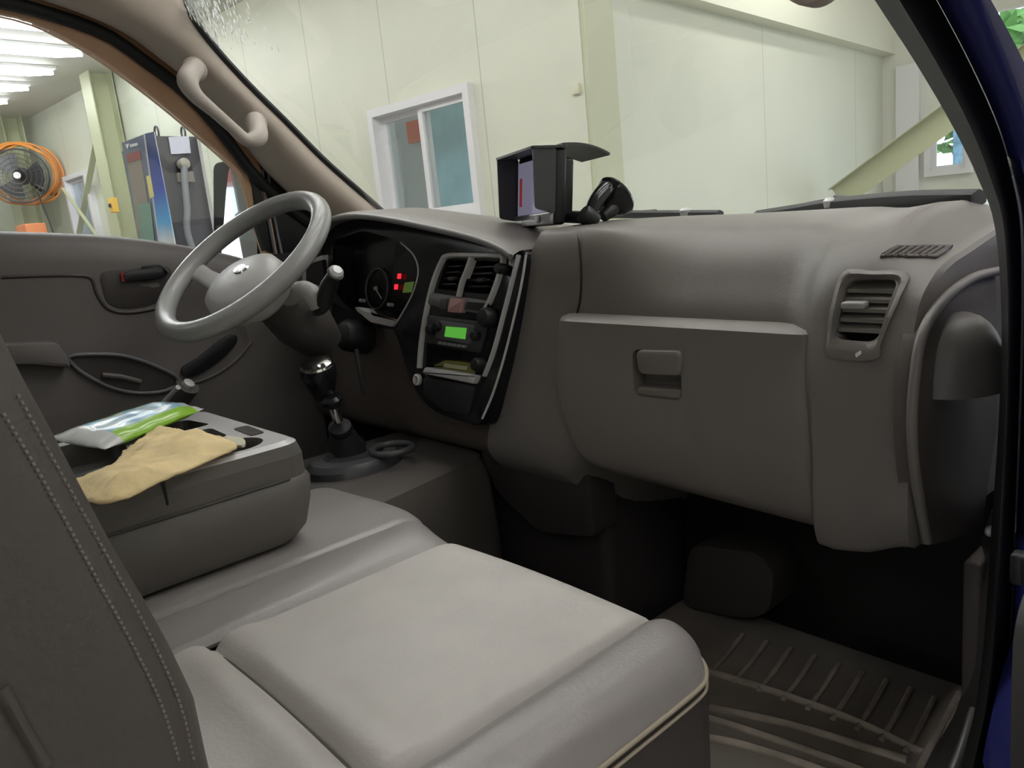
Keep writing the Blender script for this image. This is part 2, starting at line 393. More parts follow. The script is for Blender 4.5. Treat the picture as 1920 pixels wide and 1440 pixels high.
el = cr.color_ramp.elements; el[0].position = .14; el[0].color = (.8, .82, .85, 1); el[1].position = .9; el[1].color = (.01, .03, .16, 1)
for q, c in ((.3, (.05, .42, .85, 1)), (.55, (.01, .06, .50, 1))): e = el.new(q); e.color = c
fn = Vector((1, .03, 0)).normalized()
def fp(a, z, o=.005): return p[0].lerp(p[1], a)+Vector((0, 0, z))+fn*o
def down(q):       # four corners, the lower two run on down to the plinth
    a, b, c, d = q; k = .12
    return [a, b, b+(c-b)*((k-b.z)/(c.z-b.z)), a+(d-a)*((k-a.z)/(d.z-a.z))]
def sq(pts, o=.006): return [W(x, y, y=p[0].y-o) for x, y in pts]
def fq(pts, o=.006): return [W(x, y, x=p[0].x+o) for x, y in pts]
prism('side_panel', down(sq([(228, 268), (269, 252), (298, 457), (260, 457)])), (0, .004, 0), mat('cabinet_slate', (.13, .16, .24), .3), ch)
prism('blue_stripe', down(sq([(270, 251), (287, 247), (328, 457), (298, 457)], .009)), (0, .005, 0), gm, ch)
prism('stripe_trim', down(sq([(269, 252), (271, 251), (299, 457), (297, 457)], .012)), (0, .005, 0), silver, ch)
prism('display_window', sq([(238, 300), (263, 290), (288, 455), (262, 462)], .010), (0, .004, 0), mat('cabinet_window', (.30, .24, .19), .2), ch)
prism('red_notice', sq([(236, 290), (261, 282), (264, 298), (239, 305)], .013), (0, .004, 0), mat('dull_red', (.32, .06, .05), .4), ch)
prism('green_panel', sq([(258, 385), (281, 380), (290, 460), (266, 462)], .013), (0, .004, 0), mat('dull_green', (.18, .34, .26), .3), ch)
prism('yellow_label', sq([(274, 331), (281, 328), (288, 368), (281, 372)], .013), (0, .004, 0), mat('yellow_label', (.95, .80, .25), .4), ch)
prism('maker_mark', sq([(235, 271), (242, 269), (239, 280)], .012), (0, .004, 0), white, ch)
mb = MB()
for i in range(4): mb.add(*g_prism(sq([(243+i*3.8, 271-i*.9), (245.6+i*3.8, 270.4-i*.9), (246.6+i*3.8, 275.6-i*.9), (244+i*3.8, 276.2-i*.9)], .012), (0, .004, 0)))
mb.build('maker_lettering', white, ch)
prism('edge_strip', down(fq([(288, 247), (290, 247), (330, 457), (328, 457)])), (-.004, 0, 0), silver, ch)
prism('edge_strip', down(fq([(366, 243), (371, 242), (409, 445), (402, 447)])), (-.004, 0, 0), mat('edge_pale', (.45, .43, .42), .4), ch)
prism('notice_sheet', fq([(316, 257), (354, 255), (358, 287), (321, 289)]), (-.004, 0, 0), mat('paper', (.62, .62, .70), .6), ch)
prism('holster', fq([(329, 304), (358, 302), (362, 322), (333, 325)]), (-.004, 0, 0), black, ch)
prism('holster_lip', fq([(332, 324), (362, 321), (366, 341), (334, 341)], .02), (-.016, 0, 0), mat('lip_grey', (.25, .22, .2), .5), ch)
pl_ = W(343, 308, x=p[0].x+.03)
lathe('plug', pl_, fn, [(.034, -.02), (.038, .03), (.03, .05), (.0, .055)], mat('plug_grey', (.42, .38, .32), .4), ch)
tube('hose', [pl_+Vector((.03, 0, 0)), W(346, 335, x=p[0].x+.07), W(351, 390, x=p[0].x+.07), W(358, 458, x=p[0].x+.06), Vector((p[0].x+.08, q1.y-.06, 1.0)), Vector((p[0].x+.1, q1.y-.15, .5))], .022, mat('hose_grey', (.25, .25, .26), .5), ch, 10, smooth=6)
for q in (fp(.12, H+.03, -.05), fp(.72, H+.03, -.05), sidept(.55, H+.03, -.1)):
    tube('lifting_eye', [q+Vector((math.cos(i*math.pi/6)*.035, 0, math.sin(i*math.pi/6)*.04)) for i in range(12)], .007, metald, ch, 6, closed=True)
# wall fan with its coil of cable
fc = WB(38, 330, 4.2); fa = (CAM-fc); fa.z = .0; fa = (fa.normalized()+Vector((0, -.2, -.05))).normalized()
fan = thing('wall_fan', fc, 'large black industrial wall fan in front of the steel column', 'fan')
fx, fy, fz = basis(fa)
def ring(c, r, k=32): return [c+fx*math.cos(2*math.pi*i/k)*r+fy*math.sin(2*math.pi*i/k)*r for i in range(k)]
mb = MB()
for r, h in ((.42, .0), (.42, .1), (.40, .15), (.34, .18), (.27, .2), (.20, .21), (.13, .215)):
    v, f = g_tube(ring(fc+fz*h, r), .006 if h else .012, 5, closed=True); mb.add(v, f)
for i in range(28):
    a = 2*math.pi*i/28; d = fx*math.cos(a)+fy*math.sin(a)
    mb.add(*g_tube([fc+d*.42, fc+d*.42+fz*.1, fc+d*.36+fz*.175, fc+d*.1+fz*.215], .003, 4))
mb.build('guard', metald, fan)
mb = MB()
for i in range(3):
    a0 = 2*math.pi*i/3; rings = []
    for r in (.08, .2, .36):
        rr = []
        for t in (-.5, -.2, .2, .5):
            a = a0+t*1.2; rr.append(fc+fx*math.cos(a)*r+fy*math.sin(a)*r+fz*(.08+.05*t))
        for t in (.5, .2, -.2, -.5):
            a = a0+t*1.2; rr.append(fc+fx*math.cos(a)*r+fy*math.sin(a)*r+fz*(.074+.05*t))
        rings.append(rr)
    mb.add(*g_loft(rings))
mb.build('blades', mat('fan_blade', (.04, .04, .045), .35), fan)
lathe('hub', fc+fz*.02, fz, [(.09, 0), (.09, .1), (.05, .2), (0, .2)], black, fan)
lathe('badge', fc+fz*.221, fz, [(.055, 0), (.05, .008), (0, .009)], white, fan)
lathe('motor', fc-fz*.22, fz, [(.0, 0), (.12, .01), (.14, .1), (.1, .22)], metald, fan)
tube('bracket', [fc-fz*.15, fc-fz*.15+Vector((-.2, .3, -.25)), fc+Vector((-.25, .55, -.3))], .03, metald, fan, 8)
orm = mat('orange_cable', (.75, .28, .05), .5)
mb = MB(); rnd2 = random.Random(3)
for k in range(7):
    c0 = fc+fx*(.03+rnd2.uniform(-.05, .07))+fy*rnd2.uniform(-.01, .06)-fz*(.06+.03*k); rr = .46+rnd2.uniform(-.03, .05)
    pts = [c0+fx*math.cos(2*math.pi*i/36)*rr*1.08+fy*math.sin(2*math.pi*i/36)*rr+fy*.02*math.sin(5*i/6+k) for i in range(36)]
    v, f = g_tube(pts, .016, 6, closed=True); mb.add(v, f)
tag(mb.build('cable_coil', orm), 'coil of orange cable hung around the wall fan', 'cable')
q = WB(70, 360, 4.3)
tag(tube('hanging_wire', [q, q+Vector((.25, 0, -.35)), q+Vector((.5, 0, -.9)), q+Vector((.55, 0, -q.z+.02))], .012, black, None, 6, smooth=5), 'thin black wire hanging from the fan down the wall', 'wire')
q = WB(213, 385, 4.4)
yb = thing('switch_box', q, 'small yellow switch box on the column by the charging cabinet', 'switch')
box('box', q, (.14, .08, .2), mat('yellow_plastic', (.85, .5, .08), .4), yb, BROT, .01); box('button', q-BB*.05, (.05, .03, .05), black, yb, BROT, .005)
q = WB(58, 428, 4.0)
tag(box('orange_cabinet', (q.x, q.y, (q.z+.06)/2), (.5, .3, q.z+.06), mat('crate_orange', (.8, .25, .08), .5), None, BROT, .02), 'orange cabinet whose top shows low behind the driver window sill', 'cabinet')
q = WB(1082, 167, 4.85)
tag(box('wall_socket', q, (.07, .06, .08), wallmat('socket_cream', (.7, .68, .5), BA, 99), None, BROT, .01), 'tiny cream hook plate near the corner of the cream wall', 'bracket')
tag(bbox('red_canopy', -4.5, 1.0, -13, -11, 2.25, 2.5, mat('canopy_red', (.6, .05, .05), .6)), 'red canopy outside behind the truck, seen only in the driver side mirror', 'canopy')
# outside beyond the shutter
lfm = mat('leaf_green', (.10, .26, .06), .6, var=.4, vscale=2); bark = mat('bark', (.10, .07, .05), .8)
def tree(x, y, h, r, label):
    t = thing('tree', (x, y, 0), label, 'tree', 'trees outside the open shutter')
    tube('trunk', [(x, y, 0), (x+.1, y, h*.3), (x, y+.1, h*.6)], [.25, .18, .1], bark, t, 8)
    mb = MB(); rr = random.Random(int(x*10))
    for i in range(700):
        d = Vector((rr.gauss(0, 1), rr.gauss(0, 1), rr.gauss(0, 1))).normalized()*r*rr.uniform(.5, 1); c = Vector((x, y, h*.68))+Vector((d.x, d.y, d.z*1.1))
        a = Vector((rr.gauss(0, 1), rr.gauss(0, 1), rr.gauss(0, 1))).normalized(); b = a.orthogonal().normalized(); s = rr.uniform(.18, .4)
        mb.add([c+a*s, c+b*s*.5, c-a*s, c-b*s*.5], [[0, 1, 2, 3]])
    mb.build('foliage', lfm, t)
for (px, d, h, r, l) in ((1885, 24, 5.2, 1.8, 'green tree at the left edge of the shutter opening'), (1925, 30, 5.4, 2.0, 'green tree outside at the right edge of the photo'), (1990, 36, 7, 2.6, 'green tree outside past the right edge of the photo')):
    q = WB(px, 100, d); tree(q.x, q.y, h, r, l)

# =============================================================== THE TRUCK
FL = .75
# ---- cab shell
cab = thing('truck_cab', (0, .4, FL), 'navy blue truck cab shell with taupe pillar trim and windshield', 'truck')
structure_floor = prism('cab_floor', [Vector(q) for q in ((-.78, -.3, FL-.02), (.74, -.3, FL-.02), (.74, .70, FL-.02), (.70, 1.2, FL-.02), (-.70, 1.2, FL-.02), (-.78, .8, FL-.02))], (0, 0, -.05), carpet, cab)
fw = []
for x in (-.75, .71):
    fw.append([(x, 1.20, FL-.05), (x, 1.15, FL+.1), (x, 1.17, 1.1), (x, 1.2, 1.36), (x, 1.24, 1.36), (x, 1.24, FL-.05)])
v, f = g_loft(fw); mk('firewall', v, f, carpet, cab)
mb = MB()
for (x0, x1, z0, z1) in ((-.78, .78, .70, 1.50), (-.78, .78, 1.95, 2.06), (-.78, -.62, 1.5, 1.95), (.62, .78, 1.5, 1.95)): mb.add(*g_box(((x0+x1)/2, -.33, (z0+z1)/2), (x1-x0, .04, z1-z0)))
mb.build('rear_panel', dashd, cab); box('rear_window', (0, -.33, 1.725), (1.24, .006, .45), clear, cab)
box('seat_platform', (-.23, .12, .86), (.84, .72, .22), carpet, cab, None, .02)
# headliner, thick, arched
rings = []
for x, dz in ((-.70, -.03), (-.62, .02), (-.3, .05), (.3, .05), (.60, .02), (.68, -.02)):
    rings.append([(x, -.34, 1.99+dz), (x, .2, 2.03+dz), (x, .56, 2.02+dz), (x, .60, 2.06+dz), (x, .2, 2.10+dz), (x, -.34, 2.07+dz)])
v, f = g_loft(rings); mk('headliner', v, f, trimm, cab, 60)
# pillar trim on the driver side, traced on the inside of the shell
inner = [(330, -40), (335, 0), (345, 35), (375, 78), (420, 130), (470, 182), (520, 230), (600, 310), (690, 388), (712, 408)]
outer = [(-60, -22), (60, 2), (200, 50), (280, 105), (340, 150), (395, 205), (440, 262), (486, 322), (560, 390), (640, 440)]
def pcurve(px, n, x): return resample([W(a, b, x=x) for a, b in px], n)
def pc2(px, n, **k): return resample(cat([W(a, b, **k) for a, b in px], 5), n)
N = 26
I = pc2(inner, N, x=-.665); O = pc2(outer, N, x=-.775)
# re-time: both start above the frame
secs = []
for a, b in zip(I, O):
    n = Vector((.8, -.45, -.15)).normalized(); m1 = a.lerp(b, .18)+n*.022; m2 = a.lerp(b, .4)+n*.03; m3 = a.lerp(b, .75)+n*.012
    bk = Vector((-.03, .05, .03))
    secs.append([a+bk*.6, a, m1, m2, m3, b, b+bk])
v, f = g_loft(secs, cap=False, closed=False); ptm = mk('pillar_trim', v, f, trimm, cab, 70)
sm = ptm.modifiers.new('s', 'SUBSURF'); sm.levels = sm.render_levels = 1
# rubber edge of the windshield
tube('windshield_seal', [p_+Vector((-.01, .02, .01)) for p_ in I], .008, rubber, cab, 6)
# grab handle
gh = [W(366, 128, x=-.66), W(352, 150, x=-.60), W(366, 178, x=-.585), W(400, 208, x=-.585), W(436, 240, x=-.585), W(462, 262, x=-.585), W(484, 256, x=-.60), W(478, 226, x=-.66)]
tube('grab_handle', gh, [.020, .021, .0155, .0125, .012, .0135, .020, .021], handm, ptm, 12, smooth=6)
for a, b in (((366, 132), .024), ((480, 232), .024)):
    lathe('handle_mount', W(*a, x=-.675), (1, -.5, 0), [(b, 0), (b*.95, .02), (b*.5, .03), (0, .031)], handm, ptm, 16)
# windshield: swept between the pillars
def wpt(t, s): # t across 0..1 from left pillar to right, s up 0..1
    L = [(-.715, 1.12, 1.42), (-.70, 1.02, 1.60), (-.685, .83, 1.80), (-.665, .62, 2.03)]
    LL = cat([Vector(q) for q in L], 6); q = LL[min(int(s*(len(LL)-1)+.5), len(LL)-1)]
    x = lerp(q.x, -q.x*.98, t); y = q.y+.10*(1-(2*t-1)**2) ; return Vector((x, y, q.z))
rings = [[wpt(i/24, j/18) for i in range(25)] for j in range(19)]
v, f = g_loft(rings, closed=False, cap=False); ws = mk('windshield', v, f, wind, cab, 80)
# white rain streaks on the outside of the glass, top left
tws = bvh(ws); mb = MB(); rr = random.Random(11)
for i in range(420):
    px = 345+abs(rr.gauss(0, 50)); py = rr.uniform(-10, 100)*(1 if px < 420 else .7)+(.35*(px-345))*rr.random()
    try: q = on(tws, px, py, -.004)
    except ValueError: continue
    L = rr.uniform(.003, .010); d = Vector((.2, .12, -.9)).normalized()
    mb.add(*g_tube([q+d*L*k for k in (-1, 0, 1)], [.0003, rr.uniform(.0008, .0017), .0003], 5))
tag(mb.build('rain_drops', mat('water_drop', (.95, .97, .95), .1)), 'whitish rain drops on the windshield beside the driver pillar', 'water drops', kind='stuff')
# outside cowl below the glass and roof skin
rings = [[(x, 1.16, 1.395), (x, 1.24, 1.405), (x, 1.32, 1.37), (x, 1.36, 1.2), (x, 1.34, .6), (x, 1.26, .6), (x, 1.24, 1.3), (x, 1.16, 1.36)] for x in (-.78, -.4, 0, .4, .76)]
v, f = g_loft(rings); mk('cowl', v, f, black, cab)
rings = [[(x, -.4, 2.08), (x, .2, 2.16), (x, .48, 2.14), (x, .50, 2.11), (x, .2, 2.12), (x, -.4, 2.05)] for x in (-.74, -.3, .3, .74)]
v, f = g_loft(rings); mk('roof_skin', v, f, blue, cab)
# rear black quarter of the driver side aperture
K = [(430, 255), (470, 268), (520, 300), (595, 362), (690, 432), (660, 480), (520, 478), (500, 470), (484, 420), (474, 350), (462, 315)]
prism('quarter_panel', [W(a, b, x=-.79) for a, b in K], (-.03, 0, 0), black, cab, .003)
for k in (0, 1):
    tube('channel_strip', [W(492+k*11, 318+4*k, x=-.785), W(500+k*11, 390, x=-.785), W(516+k*12, 476, x=-.785)], .0035, mat('channel_grey%d' % k, (.2, .2, .22), .4), cab, 6, smooth=4)
# black weather strip on the driver side
tube('weatherstrip', [p_+Vector((-.010, -.006, -.010)) for p_ in O], .014, rubber, cab, 8)
# passenger aperture: weather strip, navy pillar and lower body
ys = [-90, 0, 120, 240, 340, 430, 600, 800, 1000, 1200, 1330, 1440, 1520]
K1 = [1585, 1640, 1718, 1788, 1836, 1866, 1878, 1872, 1858, 1845, 1828, 1802, 1780]
K2 = [1690, 1742, 1806, 1860, 1888, 1903, 1905, 1900, 1893, 1885, 1872, 1851, 1840]
K3 = [1800, 1858, 1922, 1975, 2005, 2020, 2015, 2005, 1985, 1960, 1920, 1895, 1880]
def edge(K, x):                             # picture trace, carried on up to the roof above the frame
    e = [W(k, y, x=x) for k, y in zip(K, ys)]
    return [e[0]+Vector(d) for d in ((-.10, -.80, .45), (-.08, -.52, .43), (-.045, -.28, .28), (-.015, -.12, .12))]+e
e0 = [q+Vector((-.010, .05, 0)) for q in edge(K1, .755)]; e1 = edge(K1, .757); e2 = edge([lerp(a, b, .45) for a, b in zip(K1, K2)], .80); e3 = edge(K2, .79)
e3b = [q+Vector((0, .015, 0)) for q in e3]
secs = [[a, b, b.lerp(c, .5)+Vector((.008, -.008, 0)), c, c.lerp(d, .6), d, e] for a, b, c, d, e in zip(e0, e1, e2, e3, e3b)]
secs = [[a[j] for a in secs] for j in range(7)]; secs = [cat(s, 4) for s in secs]
v, f = g_loft(secs, cap=False, closed=False); o = mk('door_weatherstrip', v, f, rubber, cab, 80)
b0 = [q+Vector((0, .012, 0)) for q in edge(K2, .785)]; b1 = edge([lerp(a, b, .3) for a, b in zip(K2, K3)], .815); b2 = edge([lerp(a, b, .75) for a, b in zip(K2, K3)], .83); b3 = edge(K3, .835); b4 = [q+Vector((-.03, .05, 0)) for q in b3]
secs = [cat(s, 4) for s in (b0, b1, b2, b3, b4)]
v, f = g_loft(secs, cap=False, closed=False); mk('navy_door_pillar', v, f, blue, cab, 80)
# inner lip, grey kick trim down to the sill
s0 = [(1858, 960), (1836, 1030), (1818, 1130), (1812, 1250), (1795, 1330), (1768, 1400), (1738, 1450), (1700, 1520)]
s1 = [(1868, 960), (1864, 1030), (1856, 1130), (1850, 1250), (1838, 1330), (1822, 1400), (1804, 1450), (1775, 1520)]
a = cat([W(x, y, x=.715) for x, y in s0], 4); b = cat([W(x, y, x=.752) for x, y in s1], 4)
secs = [[q+Vector((-.01, .06, 0)) for q in a], a, [m.lerp(n, .4)+Vector((.006, -.006, .004)) for m, n in zip(a, b)], b]
v, f = g_loft(secs, cap=False, closed=False); mk('sill_trim', v, f, mat('sill_trim_grey', (.13, .12, .12), .4), cab, 80)
tube('sill_scuff', [W(1828, 1330, x=.742), W(1806, 1400, x=.742), W(1778, 1470, x=.742)], .006, mat('scuff_silver', (.4, .4, .4), .3, metal=.5), cab, 8, smooth=4)
lathe('trim_screw', W(1857, 996, x=.752), (1, -1, .2), [(.006, 0), (.0055, .003), (.003, .005), (0, .005)], silver, cab, 16)
lathe('door_switch', W(1905, 1068, x=.80), (1, -1, .1), [(.007, 0), (.007, .01), (.004, .013), (0, .013)], black, cab, 16)
box('body_lower', (.845, 1.08, 1.0), (.05, .5, .95), blue, cab, None, .015)
box('kick_panel_left', (-.755, 1.0, 1.08), (.02, .42, .78), carpet, cab)
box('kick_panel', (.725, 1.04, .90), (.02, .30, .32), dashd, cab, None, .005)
box('door_hinge', W(1910, 1064, x=.83), (.010, .014, .026), black, cab, None, .003)
# ---- wipers
def wiper(pts, arm, label, r=.008):
    w = thing('windshield_wiper', pts[0], label, 'wiper', 'wipers outside the windshield')
    tube('blade', pts, r, rubber, w, 6, smooth=5, sy=1.5)
    tube('arm', arm, .006, metald, w, 8, smooth=5)
    m = pts[len(pts)//2]; lathe('clip', Vector(m)+Vector((0, -.008, .004)), (0, 0, 1), [(.007, -.006), (.009, .004), (.005, .009), (0, .009)], silver, w, 10, sx=1.6)
    return w
wiper([W(1110, 402, y=1.235), W(1200, 402, y=1.24), W(1290, 402, y=1.24), W(1350, 402, y=1.235)], [W(1230, 398, y=1.25), W(1100, 408, y=1.26), W(950, 420, y=1.27)], 'short black wiper blade behind the navigator suction mount')
wiper([W(1420, 408, y=1.20), W(1500, 396, y=1.20), W(1560, 386, y=1.19), W(1700, 374, y=1.16), W(1835, 372, y=1.13)], [W(1565, 372, y=1.22), W(1700, 383, y=1.20), W(1850, 392, y=1.17)], 'long black wiper in front of the passenger side', .012)

# ---- dashboard
db = thing('dashboard', (0, 1.0, 1.1), 'grey brown truck dashboard with glovebox, vents and black centre fascia', 'dashboard')
PA = [(1.16, 1.455), (1.10, 1.466), (1.04, 1.465), (.985, 1.458), (.95, 1.448), (.912, 1.422), (.882, 1.385), (.858, 1.345), (.852, 1.27), (.87, 1.20), (.885, 1.135), (.93, 1.125), (1.02, 1.12), (1.15, 1.11)]
PBv = [(1.16, 1.452), (1.10, 1.460), (1.03, 1.459), (.95, 1.450), (.90, 1.436), (.865, 1.415), (.838, 1.385), (.822, 1.34), (.812, 1.27), (.812, 1.17), (.813, 1.078), (.85, 1.058), (1.0, 1.07), (1.15, 1.06)]
PE = [(1.16, 1.43), (1.10, 1.425), (1.02, 1.415), (.95, 1.405), (.90, 1.398), (.86, 1.386), (.825, 1.362), (.805, 1.32), (.797, 1.26), (.798, 1.17), (.800, 1.092), (.85, 1.076), (1.0, 1.07), (1.15, 1.06)]
PC = [(1.16, 1.456), (1.10, 1.468), (1.02, 1.470), (.95, 1.468), (.90, 1.466), (.882, 1.458), (.868, 1.425), (.860, 1.36), (.848, 1.27), (.835, 1.16), (.840, 1.08), (.90, 1.02), (1.0, .95), (1.15, .9)]
def mix(P, Q, t): return [(lerp(a[0], b[0], t), lerp(a[1], b[1], t)) for a, b in zip(P, Q)]
def prof(x):
    if x < .36:
        P = [(lerp(a[0], b[0], t), lerp(a[1], b[1], t)) for k_, (a, b) in enumerate(zip(PC, PA)) for t in (ss(.205, .36, x) if k_ < 8 else ss(.18, .23, x),)]
    else: P = mix(PA, PBv, ss(.525, .588, x)); 
    if x > .60: P = mix(PBv, PE, ss(.63, .692, x))
    P = [(y+.03*max(0, (x-.3))*0, z-(.028*x if i < 8 else 0)+.004) for i, (y, z) in enumerate(P)]
    if x > .55: P = [(y, z+.014*ss(.55, .69, x)) for y, z in P]
    k = .37*(1-ss(.085, .24, x)) if x < .24 else 0
    pts = cat([Vector((x-k*(1.455-max(z, 1.08)), y, z)) for y, z in P], 4)
    return pts
xs = [.088, .10, .12, .14, .18, .205, .22, .24, .27, .30, .33, .37, .42, .47, .50, .52, .54, .56, .58, .60, .62, .64, .655, .67, .68, .687, .692]
rings = [prof(x) for x in xs]
rings.append([q+Vector((.004, .006 if q.y < 1.1 else 0, -.004 if q.z > 1.2 else .003)) for q in rings[-1]])
v, f = g_loft(rings); pad = mk('dash_pad', v, f, dash, db, 50)
cutters = []
tpad = bvh(pad)
# side vent opening and defroster opening
vq = [(1592, 524), (1688, 524), (1645, 642), (1565, 636)]
vo = rnd([on(tpad, a, b) for a, b in vq], .012)
vn = Vector((.05, -1, .25)).normalized()
v, f = g_prism([q+vn*.03 for q in vo], -vn*.075); cut(pad, v, f)
# bezel around side vent
ve = cat([on(tpad, a, b, .002) for a, b in ((1583, 512), (1640, 510), (1703, 514), (1690, 560), (1655, 644), (1650, 672), (1600, 676), (1556, 668), (1553, 640), (1560, 580))], 5, closed=True)
def frame_ring(name, outp, inp, m, parent, lift=.0, nrm=Vector((0, -1, .2))):
    n = 60; o = resample(outp+[outp[0]], n+1)[:-1]; i = resample(inp+[inp[0]], n+1)[:-1]
    k = min(range(n), key=lambda s: sum((o[j]-i[(j+s) % n]).length for j in range(0, n, 4))); i = i[k:]+i[:k]
    mid = [a.lerp(b, .5)+nrm*lift for a, b in zip(o, i)]
    v, f = g_loft([[q-nrm*.006 for q in o], [q+nrm*.002 for q in o], mid, [q+nrm*.001 for q in i], [q-nrm*.03 for q in i]], cap=False); return mk(name, v, f, m, parent, 60)
sv = frame_ring('side_vent', ve, [q for q in vo], dash, db, .006, vn)
prism('vent_back', [q-vn*.03 for q in vo], -vn*.003, black, sv)
slm = mat('slat_grey', (.24, .23, .20), .45)
for i in range(5):
    t = (i+1)/6
    a = on(tpad, lerp(1589, 1564, t), lerp(524, 636, t), -.004); b = on(tpad, lerp(1689, 1647, t), lerp(524, 641, t), -.004)
    v1 = Vector((0, .020, .006)); v2 = Vector((0, 0, .0021))
    v, f = g_loft([[a-v2, a+v2, a+v1+v2, a+v1-v2], [b-v2, b+v2, b+v1+v2, b+v1-v2]]); mk('vent_slat', v, f, slm, sv)
box('vent_tab', on(tpad, 1604, 572, .001), (.026, .016, .008), mat('vent_tab_grey', (.42, .42, .40), .4), sv, None, .003)
sw = prism('air_lever_slot', rnd([on(tpad, a, b, .0035) for a, b in ((1572, 654), (1630, 654), (1624, 674), (1568, 672))], .005), -vn*.01, metald, sv)
prism('air_lever', [on(tpad, a, b, .006) for a, b in ((1610, 663), (1623, 656), (1624, 663), (1612, 670))], (0, -.002, 0), white, sv)
# defroster grille
dq = [(1652, 481), (1679, 463), (1784, 464), (1754, 483)]
def dgp(s_, t_, o=.001):
    a = Vector((lerp(dq[0][0], dq[1][0], t_), lerp(dq[0][1], dq[1][1], t_))); b = Vector((lerp(dq[3][0], dq[2][0], t_), lerp(dq[3][1], dq[2][1], t_)))
    q = a.lerp(b, s_); return on(tpad, q.x, q.y, o)
v, f = g_loft([[dgp(i/10, j/4) for i in range(11)] for j in range(5)], closed=False, cap=False)
dg = mk('defroster_grille', v, f, black, db)
for i in range(8):
    t = (i+.5)/8; tube('grille_slat', [dgp(t, .02, .0012), dgp(t, .5, .0012), dgp(t, .98, .0012)], .0022, dashd, dg, 6)
tube('grille_rim', [dgp(*q, .0012) for q in ((0, 0), (.5, 0), (1, 0), (1, .5), (1, 1), (.5, 1), (0, 1), (0, .5))], .0024, dash, dg, 6, closed=True)
# gap line between centre section and pad
gl = []
for py in (424, 440, 470, 500, 530, 560, 585, 592):
    px = {424: 1078, 440: 1084, 470: 1088, 500: 1090, 530: 1090, 560: 1088, 585: 1083, 592: 1079}[py]
    gl.append(on(tpad, px, py, -.0008))
tube('panel_gap', gl, .0026, black, db, 6, smooth=3)
# glovebox door
GL = [(1043, 600), (1041, 640), (1044, 700), (1056, 770), (1076, 830), (1108, 888)]
GR = [(1531, 628), (1531, 680), (1533, 750), (1538, 840), (1548, 930), (1562, 1012)]
L = resample(cat([W(a, b, y=.83) for a, b in GL], 5), 17); Rr = resample(cat([W(a, b, y=.83) for a, b in GR], 5), 17)
rings = []
for j in range(17):
    t = j/16; row = []
    for i in range(31):
        s = i/30; q = L[j].lerp(Rr[j], s)
        e = min(s, 1-s, ); ed = 1-min(1, e/.05); q.y = .824-.010*math.sin(math.pi*min(1, t*1.05))+.014*ed*ed
        if t > .86: q.y += .03*((t-.86)/.14)**2
        row.append(q)
    rings.append(row)
front = rings
loopfront = front
top0 = [q+Vector((0, .006, .004)) for q in front[0]]
grid = [ [Vector((q.x, .905, q.z+.006)) for q in front[0]], [q+Vector((0, .05, .010)) for q in front[0]], top0 ] + front + [[Vector((q.x, q.y+.03, q.z-.006)) for q in front[-1]], [Vector((q.x, .90, q.z)) for q in front[-1]]]
# close sides by looping each row to the back
rings = [[Vector((r[0].x+.002, .91, r[0].z))]+r+[Vector((r[-1].x-.002, .91, r[-1].z))] for r in grid]
v, f = g_loft(rings, closed=True)
gb = mk('glovebox_door', v, f, dash, db, 40)
tg = bvh(gb)
lq = rnd([on(tg, a, b) for a, b in ((1185, 655), (1277, 657), (1279, 752), (1190, 742))], .012)
v, f = g_prism([q+Vector((0, -.02, 0)) for q in lq], (0, .046, 0)); cut(gb, v, f)
lt = prism('latch', rnd([W(a, b, y=.812) for a, b in ((1190, 657), (1274, 659), (1276, 706), (1196, 702))], .010), (0, .012, 0), dash, gb, .004)
prism('latch_pocket', rnd([W(a, b, y=.818) for a, b in ((1192, 724), (1278, 730), (1276, 752), (1194, 742))], .006), (0, .024, .0), dash, gb, .004)
# gap between glovebox and pod continuing below, and lower seam
# end panel facing the door with its hook dome
ep = rnd([W(a, b, x=.702) for a, b in ((1872, 508), (1822, 522), (1772, 560), (1732, 620), (1716, 700), (1712, 800), (1720, 900), (1742, 1028), (1842, 1000), (1872, 800))], .02, 5)
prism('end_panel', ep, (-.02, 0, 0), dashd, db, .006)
ecv = cat([W(a, b, x=.704) for a, b in ((1872, 508), (1822, 522), (1772, 560), (1732, 620), (1716, 700), (1710, 800), (1718, 900), (1738, 1015))], 5)
tube('end_panel_rim', ecv, .0055, dash, db, 8)
# dome: half teardrop, cut flat below
c = W(1790, 725, x=.702); rings = []
for k in range(9):
    t = k/8; z = c.z+.082*math.sin(t*math.pi/2); w = .062*math.cos(t*math.pi/2)**.8+.0005; d = .05*math.cos(t*math.pi/2)**.7+.0005
    rings.append([Vector((.700+d*math.sin(a), c.y-w*math.cos(a), z+.02*math.sin(a)*0)) for a in [math.pi*j/14 for j in range(15)]])
v, f = g_loft(rings, closed=True); mk('end_dome', v, f, dash, db, 60)
